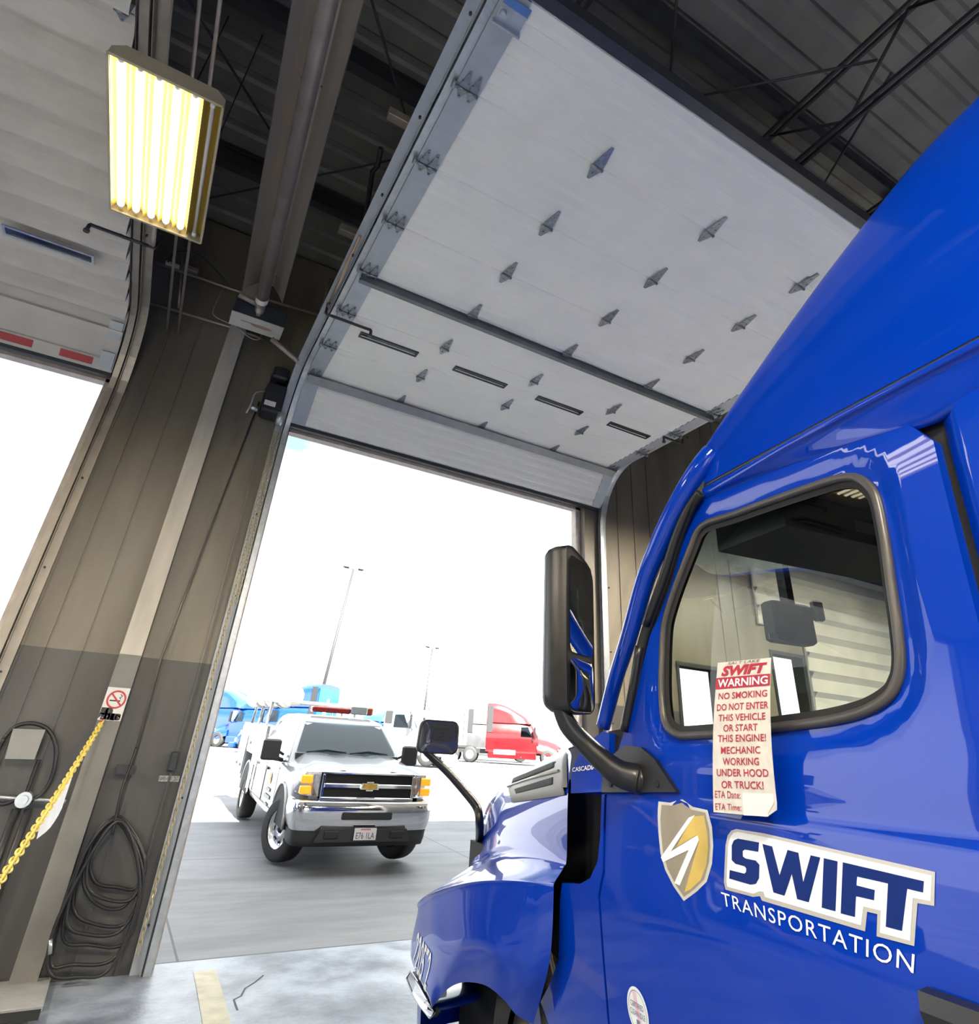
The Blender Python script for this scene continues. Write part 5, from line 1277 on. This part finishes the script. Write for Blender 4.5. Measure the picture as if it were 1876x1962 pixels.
# service body
for s in (-1, 1):
    mb = MB().bbox((min(s*.62, s*1.04), 4.36, .78), (max(s*.62, s*1.04), 4.46, 1.64), .01)
    mb.bbox((min(s*.62, s*1.04), 4.46, 1.12), (max(s*.62, s*1.04), 6.70, 1.64), .01); mb.bbox((min(s*.62, s*1.04), 5.45, .62), (max(s*.62, s*1.04), 6.70, 1.12), .01); mb.bbox((min(s*.62, s*1.04), 4.36, .55), (max(s*.62, s*1.04), 4.44, 1.12), .01)
    sb = pp(mb, 'utility_box', M_cwhite)
    for y0, y1, z0, z1 in ((4.50, 5.35, 1.16, 1.58), (5.5, 6.1, .70, 1.58), (6.14, 6.66, .70, 1.58)):
        mb = MB().bbox((min(s*1.038, s*1.056), y0, z0), (max(s*1.038, s*1.056), y1, z1), .006); dr = pp(mb, 'compartment_door', M_cwhite, sb)
        mb = MB().bbox((min(s*1.05, s*1.07), (y0+y1)/2 - .05, z0 + .12), (max(s*1.05, s*1.07), (y0+y1)/2 + .05, z0 + .17), .004); pp(mb, 'latch', M_plastic, dr)
    if s < 0:
        for x in (-.98, -.84, -.72):
            mb = MB().box((x - .03, 4.352, .95), (x + .03, 4.358, 1.5)); pp(mb, 'vent_slots', M_gtext, sb)
mb = MB().box((-.62, 4.4, .78), (.62, 6.7, .84)); pp(mb, 'bed_floor', M_plastic)
# ladder rack
mb = MB()
for s in (-1, 1):
    for y in (4.5, 5.6, 6.6): mb.cyl((s*.9, y, 1.62), (s*.86, y, 2.10), .028, n=8)
    mb.tube(bez([(s*.86, 6.7, 2.10), (s*.86, 4.5, 2.10), (s*.84, 3.2, 2.09), (s*.82, 2.9, 2.05)], 3), .03, 8)
for y in (3.2, 4.5, 5.6, 6.6): mb.cyl((-.86, y, 2.10), (.86, y, 2.10), .025, n=8)
pp(mb, 'ladder_rack', M_cwhite)
mb = MB().bbox((-.45, 2.55, 1.955), (.25, 2.78, 2.05), .02); lb_ = pp(mb, 'red_light_bar', M_redl)
mb = MB().bbox((.25, 2.5, 1.955), (.56, 2.85, 2.10), .02); pp(mb, 'white_beacon_housing', M_cwhite, lb_)
mb = MB().bbox((.56, 2.55, 1.955), (.68, 2.78, 2.09), .02); pp(mb, 'amber_beacon', pmat('orange_beacon', (.25, .05, .012), .3), lb_)
# wrapped bundle on the rack
b0, b1 = V((2.93, 13.75, 2.40)), V((2.42, 15.95, 2.44))
mb = MB(); P = [b0.lerp(b1, k/20) for k in range(21)]; mb.tube(P, [.02] + [.19 + .025*sin(k*2.1) + .012*sin(k*5.3) for k in range(1, 20)] + [.05], 16)
wb = mb.build('wrapped_bundle', M_wrap); tag(wb, 'white wrapped bundle strapped on the pickup ladder rack', 'bundle')
mb = MB()
for k in (5, 10, 14): p = b0.lerp(b1, k/20); mb.tube([p + V((.215*cos(a), 0, .215*sin(a))) for a in [2*pi*j/18 for j in range(18)]], .02, 6, closed=True)
mb.build('strap', M_gtext, wb)

# ---------------- parked highway tractors
def tractor(name, label, cat, paint, loc, rz, group=None, roof='high', rearpanel=None, sleeper=2.3):
    """local +y is forward, origin on the ground under the rear of the sleeper"""
    t = thing(name, label, cat, loc, rz, group)
    P = lambda mb, n, m, par=None: mb.build(n, m, par or t)
    cl = sleeper + 1.5                              # rear wall to windscreen foot
    st = []
    for y, hw, zt in ((0, 1.20, 2.75), (sleeper, 1.20, 2.72), (cl - .55, 1.12, 2.62), (cl - .25, 1.08, 2.25), (cl + .05, 1.05, 1.75)):
        st.append([V((x, y, z)) for x, z in ((-hw, .75), (-hw - .02, 1.3), (-hw, 1.75), (-hw*.95, zt - .08), (-hw*.85, zt), (0, zt + .02), (hw*.85, zt), (hw*.95, zt - .08), (hw, 1.75), (hw + .02, 1.3), (hw, .75))])
    mb = MB().grid(st, True); mb.add(st[0], [list(range(11))]); mb.add(st[-1], [list(range(11))]); cab = P(mb, 'cab', paint)
    if roof == 'high':
        rg = []
        for y, zt, hw in ((0, 3.98, 1.15), (.6, 3.98, 1.15), (1.3, 3.85, 1.12), (2.0, 3.55, 1.08), (cl - .9, 3.1, 1.0), (cl - .5, 2.68, .95)):
            rg.append([V((x, y, z)) for x, z in ((-1.2, 2.66), (-hw - .03, 2.66 + (zt - 2.66)*.6), (-hw + .06, zt - .12), (-hw + .22, zt), (0, zt + .05), (hw - .22, zt), (hw - .06, zt - .12), (hw + .03, 2.66 + (zt - 2.66)*.6), (1.2, 2.66))])
        rg = [[q for q in c] for c in zip(*[bez(list(c), 4) for c in zip(*rg)])]
        mb = MB().grid(rg, True); mb.add(rg[0], [list(range(9))]); P(mb, 'roof_fairing', paint)
    # bonnet
    st = []
    for y, hw, zt, zb in ((cl - .05, 1.0, 1.78, .8), (cl + .7, .98, 1.66, .62), (cl + 1.4, .92, 1.46, .5), (cl + 1.75, .80, 1.22, .45), (cl + 1.85, .6, .9, .42)):
        st.append([V((x, y, z)) for x, z in ((-hw - .16, zb), (-hw - .16, zb + .35), (-hw*.9, zb + .62*(zt - zb)), (-hw*.72, zt - .06), (0, zt), (hw*.72, zt - .06), (hw*.9, zb + .62*(zt - zb)), (hw + .16, zb + .35), (hw + .16, zb))])
    mb = MB().grid(st, True); mb.add(st[-1], [list(range(9))]); hd = P(mb, 'bonnet', paint)
    mb = MB().prism([(-.42, cl + 1.79, .62), (.42, cl + 1.79, .62), (.50, cl + 1.72, 1.28), (-.50, cl + 1.72, 1.28)], (0, .10, 0)); P(mb, 'grille', M_chrome, hd)
    mb = MB().bbox((-1.2, cl + 1.55, .28), (1.2, cl + 1.98, .60), .06); P(mb, 'bumper', paint if paint != M_cwhite else M_alu)
    for s in (-1, 1):
        mb = MB().prism([(s*.72, cl + 1.72, .80), (s*1.0, cl + 1.5, .80), (s*1.0, cl + 1.45, 1.08), (s*.74, cl + 1.66, 1.10)], (0, .06, 0)); P(mb, 'headlamp', M_hlglass, hd)
        q = [(s*1.145, cl - .40, 1.80), (s*1.19, cl - 1.25, 1.80), (s*1.165, cl - 1.22, 2.45), (s*1.10, cl - .72, 2.45)]
        mb = MB().prism(q, (s*.012, 0, 0)); P(mb, 'side_window', M_wind, cab)
        mb = MB().bbox((s*1.36 - .10, cl - .30, 1.75), (s*1.36 + .10, cl - .18, 2.45), .03); mb.tube([(s*1.1, cl - .2, 1.7), (s*1.36, cl - .24, 1.85)], .03, 6); P(mb, 'mirror', M_trim)
        mb = MB().box((s*1.208 - .012, .05, 2.0), (s*1.208 + .012, .45, 3.8 if roof == 'high' else 2.6)); P(mb, 'cab_extender', M_plastic)
        mb = MB().cyl((s*.95, .6, .72), (s*.95, 2.2, .72), .32, n=20); P(mb, 'fuel_tank', M_alu)
        mb = MB().bbox((min(s*.9, s*1.24), .2, .34), (max(s*.9, s*1.24), cl - .1, .78), .04); P(mb, 'side_skirt', paint)
    q = [(-.98, cl - .02, 1.80), (.98, cl - .02, 1.80), (.88, cl - .52, 2.58), (-.88, cl - .52, 2.58)]
    mb = MB().prism(q, (0, .06, .04)); P(mb, 'windscreen', M_wind, cab)
    mb = MB().box((-.45, -3.3, .62), (.45, cl + 1.4, .92)); P(mb, 'chassis', M_plastic)
    mb = MB().box((-.5, -2.3, .92), (.5, -1.1, 1.08)); P(mb, 'fifth_wheel', M_plastic)
    def tw(x, y, s, w):
        r = .52; mb = MB(); mb.lathe([(r*.55, -w), (r*.92, -w*1.05), (r, -w*.8), (r, w*.8), (r*.92, w*1.05), (r*.55, w)], (x, y, r), (s, 0, 0), 28); a = P(mb, 'tyre', M_tyre)
        mb = MB(); mb.lathe([(0, w*.6), (r*.2, w*.62), (r*.24, w*.3), (r*.5, w*.4), (r*.58, w), (r*.58, -w)], (x, y, r), (s, 0, 0), 24); P(mb, 'rim', M_alu, a)
    for s in (-1, 1):
        tw(s*1.02, cl + .75, s, .15); tw(s*.92, -1.1, s, .30); tw(s*.92, -2.4, s, .30)
    if rearpanel:
        mb = MB().box((-1.08, -.04, 1.2), (1.08, -.005, 3.75)); bp = P(mb, 'rear_wall_panel', rearpanel, cab)
        mb = MB().box((-.15, -.06, 2.9), (.05, -.04, 3.2)); P(mb, 'white_notice', M_wdecal, bp)
        mb = MB().box((-.45, -.06, 2.3), (-.1, -.04, 2.55)); P(mb, 'white_notice', M_wdecal, bp)
    return t
def spot(u, d):
    """ground position d metres out along the bearing of an image column at the horizon"""
    f = sight(u, 1440); a = atan2(f.x, f.y); x, y = d*sin(a), d*cos(a); return V((x, y, yard_z(y)))
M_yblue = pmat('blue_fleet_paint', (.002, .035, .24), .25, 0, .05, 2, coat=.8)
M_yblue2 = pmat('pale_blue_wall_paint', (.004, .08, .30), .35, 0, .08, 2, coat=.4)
M_yred = pmat('red_truck_paint', (.115, .0006, .003), .25, 0, .04, 2, coat=.8)
M_ygrey = pmat('grey_truck_paint', (.06, .063, .07), .4, .2, .15, 2)
def head(az): return radians(-az)
TR = tractor('semi_truck', 'bright red sleeper tractor parked side-on in the sunny yard', 'truck', M_yred, spot(931, 50), head(121))
tractor('semi_truck', 'dark grey tractor half hidden at the tail of the red one', 'truck', M_ygrey, spot(893, 57), head(118))
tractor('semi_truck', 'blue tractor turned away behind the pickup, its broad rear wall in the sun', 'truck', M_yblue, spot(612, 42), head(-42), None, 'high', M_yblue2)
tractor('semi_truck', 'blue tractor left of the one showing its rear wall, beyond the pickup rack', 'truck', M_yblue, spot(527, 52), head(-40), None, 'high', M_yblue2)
tractor('semi_truck', 'blue tractor facing the shop at the left jamb of the main doorway', 'truck', M_yblue, spot(412, 57), head(150))
tractor('semi_truck', 'blue tractor roof rising behind the roof lights of the pickup', 'truck', M_yblue, spot(716, 70), head(-150))
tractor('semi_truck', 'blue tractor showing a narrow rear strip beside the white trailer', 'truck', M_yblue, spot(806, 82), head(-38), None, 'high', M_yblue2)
tractor('semi_truck', 'white day-cab truck between the pickup and the spot mirror', 'truck', M_cwhite, spot(742, 38), head(128), None, 'low', None, .3)
tractor('semi_truck', 'unseen blue tractor added outside the left bay to darken the door reflections', 'truck', M_yblue, V((-4.1, 13.5, .12)), head(180))  # added out of view, to darken what the blue truck door mirrors
def trailer(label, loc, rz, L=13.5):
    t = thing('box_trailer', label, 'trailer', loc, rz); P = lambda mb, n, m, par=None: mb.build(n, m, par or t)
    mb = MB().bbox((-1.28, -L, 1.15), (1.28, 0, 4.05), .03); bx = P(mb, 'box_body', M_cwhite)
    mb = MB().box((-1.3, -.06, 1.15), (-1.2, .02, 4.07)); mb.box((1.2, -.06, 1.15), (1.3, .02, 4.07)); P(mb, 'corner_post', M_plastic, bx)
    mb = MB().box((-1.29, -L, 1.0), (1.29, 0, 1.16)); P(mb, 'side_rail', M_gtext)
    for s in (-1, 1):
        mb = MB().box((s*.9 - .06, -2.6, .15), (s*.9 + .06, -2.45, 1.1)); mb.box((s*.9 - .15, -2.65, .0), (s*.9 + .15, -2.4, .15)); P(mb, 'landing_leg', M_plastic)
        for y in (-L + 1.4, -L + 2.7):
            mb = MB(); r = .5; mb.lathe([(r*.55, -.28), (r, -.25), (r, .25), (r*.55, .28)], (s*.95, y, r), (1, 0, 0), 24); P(mb, 'tyre', M_tyre)
    return t
trailer('white box trailer parked left of the red tractor', spot(884, 70), head(112))
trailer('white box trailer standing in the row far behind the blue tractors', spot(690, 96), head(100))

# ---------------- light poles
def pole(label, u, vt, d, r, heads=True, lean=0.):
    b = spot(u, d); f = sight(u, vt); a = hypot(b.x, b.y); 
    # height from the elevation of its tip
    zt = EYE.z + f.z / hypot(f.x, f.y) * a
    t = thing('light_pole', label, 'light pole', b)
    mb = MB().cyl((0, 0, 0), (lean, 0, zt - b.z), r, r*.6, 12); P = mb.build('mast', M_plastic, t)
    mb = MB().cyl((0, 0, 0), (0, 0, .6), r*2.4, n=16); mb.build('base', pmat('pole_base', (.3, .3, .29), .7), t)
    if heads:
        h = zt - b.z
        mb = MB().box((lean - .9, -.05, h - .02), (lean + .9, .05, h + .05)); mb.build('cross_arm', M_plastic, t)
        for s in (-1, 1):
            mb = MB().bbox((lean + s*.75 - .28, -.2, h + .04), (lean + s*.75 + .28, .2, h + .2), .04); mb.build('lamp_head', M_plastic, t)
    return t
pole('tall light pole standing behind the pickup', 588, 1078, 60, .17, True, 1.3)
pole('shorter light pole rising beyond the white day-cab truck', 803, 1240, 88, .17, True, .4)
pole('distant thin light pole right of the shorter one', 813, 1290, 120, .12, False, .3)
# ================================================================== daylight, lamps, exposure
W = bpy.data.worlds.new('sky'); SC.world = W; W.use_nodes = True; nt = W.node_tree; nt.nodes.clear(); N, L = nt.nodes, nt.links
out = N.new('ShaderNodeOutputWorld'); bg = N.new('ShaderNodeBackground')
tc = N.new('ShaderNodeTexCoord'); sp = N.new('ShaderNodeSeparateXYZ'); L.new(tc.outputs['Generated'], sp.inputs[0])
mp = N.new('ShaderNodeMapping'); mp.inputs['Scale'].default_value = (1.2, 1.2, 3.2); mp.inputs['Location'].default_value = (.35, .1, .4); L.new(tc.outputs['Generated'], mp.inputs[0])
nz = N.new('ShaderNodeTexNoise'); nz.inputs['Scale'].default_value = 1.7; nz.inputs['Detail'].default_value = 6; nz.inputs['Roughness'].default_value = .55; L.new(mp.outputs[0], nz.inputs[0])
# bright overcast with a band of pale blue gaps part-way up
bd = N.new('ShaderNodeValToRGB'); e = bd.color_ramp.elements; e[0].position = .22; e[0].color = (0, 0, 0, 1); e[1].position = .40; e[1].color = (1, 1, 1, 1)
x = e.new(.56); x.color = (1, 1, 1, 1); x = e.new(.70); x.color = (0, 0, 0, 1); L.new(sp.outputs['Z'], bd.inputs[0])
gp = N.new('ShaderNodeValToRGB'); gp.color_ramp.elements[0].position = .48; gp.color_ramp.elements[0].color = (1, 1, 1, 1); gp.color_ramp.elements[1].position = .70; gp.color_ramp.elements[1].color = (0, 0, 0, 1); L.new(nz.outputs[0], gp.inputs[0])
mu = N.new('ShaderNodeMath'); mu.operation = 'MULTIPLY'; L.new(bd.outputs[0], mu.inputs[0]); L.new(gp.outputs[0], mu.inputs[1])
cl = N.new('ShaderNodeMix'); cl.data_type = 'RGBA'; L.new(mu.outputs[0], cl.inputs[0])
cl.inputs[6].default_value = (2.0, 2.03, 2.05, 1); cl.inputs[7].default_value = (.34, .50, .53, 1)
L.new(cl.outputs[2], bg.inputs[0]); bg.inputs[1].default_value = 1.0; L.new(bg.outputs[0], out.inputs[0])

sd = bpy.data.lights.new('sun', 'SUN'); sd.energy = 26.0; sd.angle = radians(.6); sd.color = (1, .95, .84)
so = bpy.data.objects.new('sun', sd); COL.objects.link(so)
so.rotation_euler = V((.03, 1, -.98)).to_track_quat('-Z', 'Y').to_euler()

v = SC.view_settings; SC.display_settings.display_device = 'sRGB'
v.view_transform = 'Standard'; v.look = 'None'; v.exposure = 1.08; v.gamma = 1; v.use_curve_mapping = False
cy = SC.cycles
cy.max_bounces = 10; cy.diffuse_bounces = 5; cy.glossy_bounces = 5; cy.transparent_max_bounces = 12; cy.caustics_reflective = False; cy.caustics_refractive = False
cy.use_denoising = True; cy.sample_clamp_indirect = 6
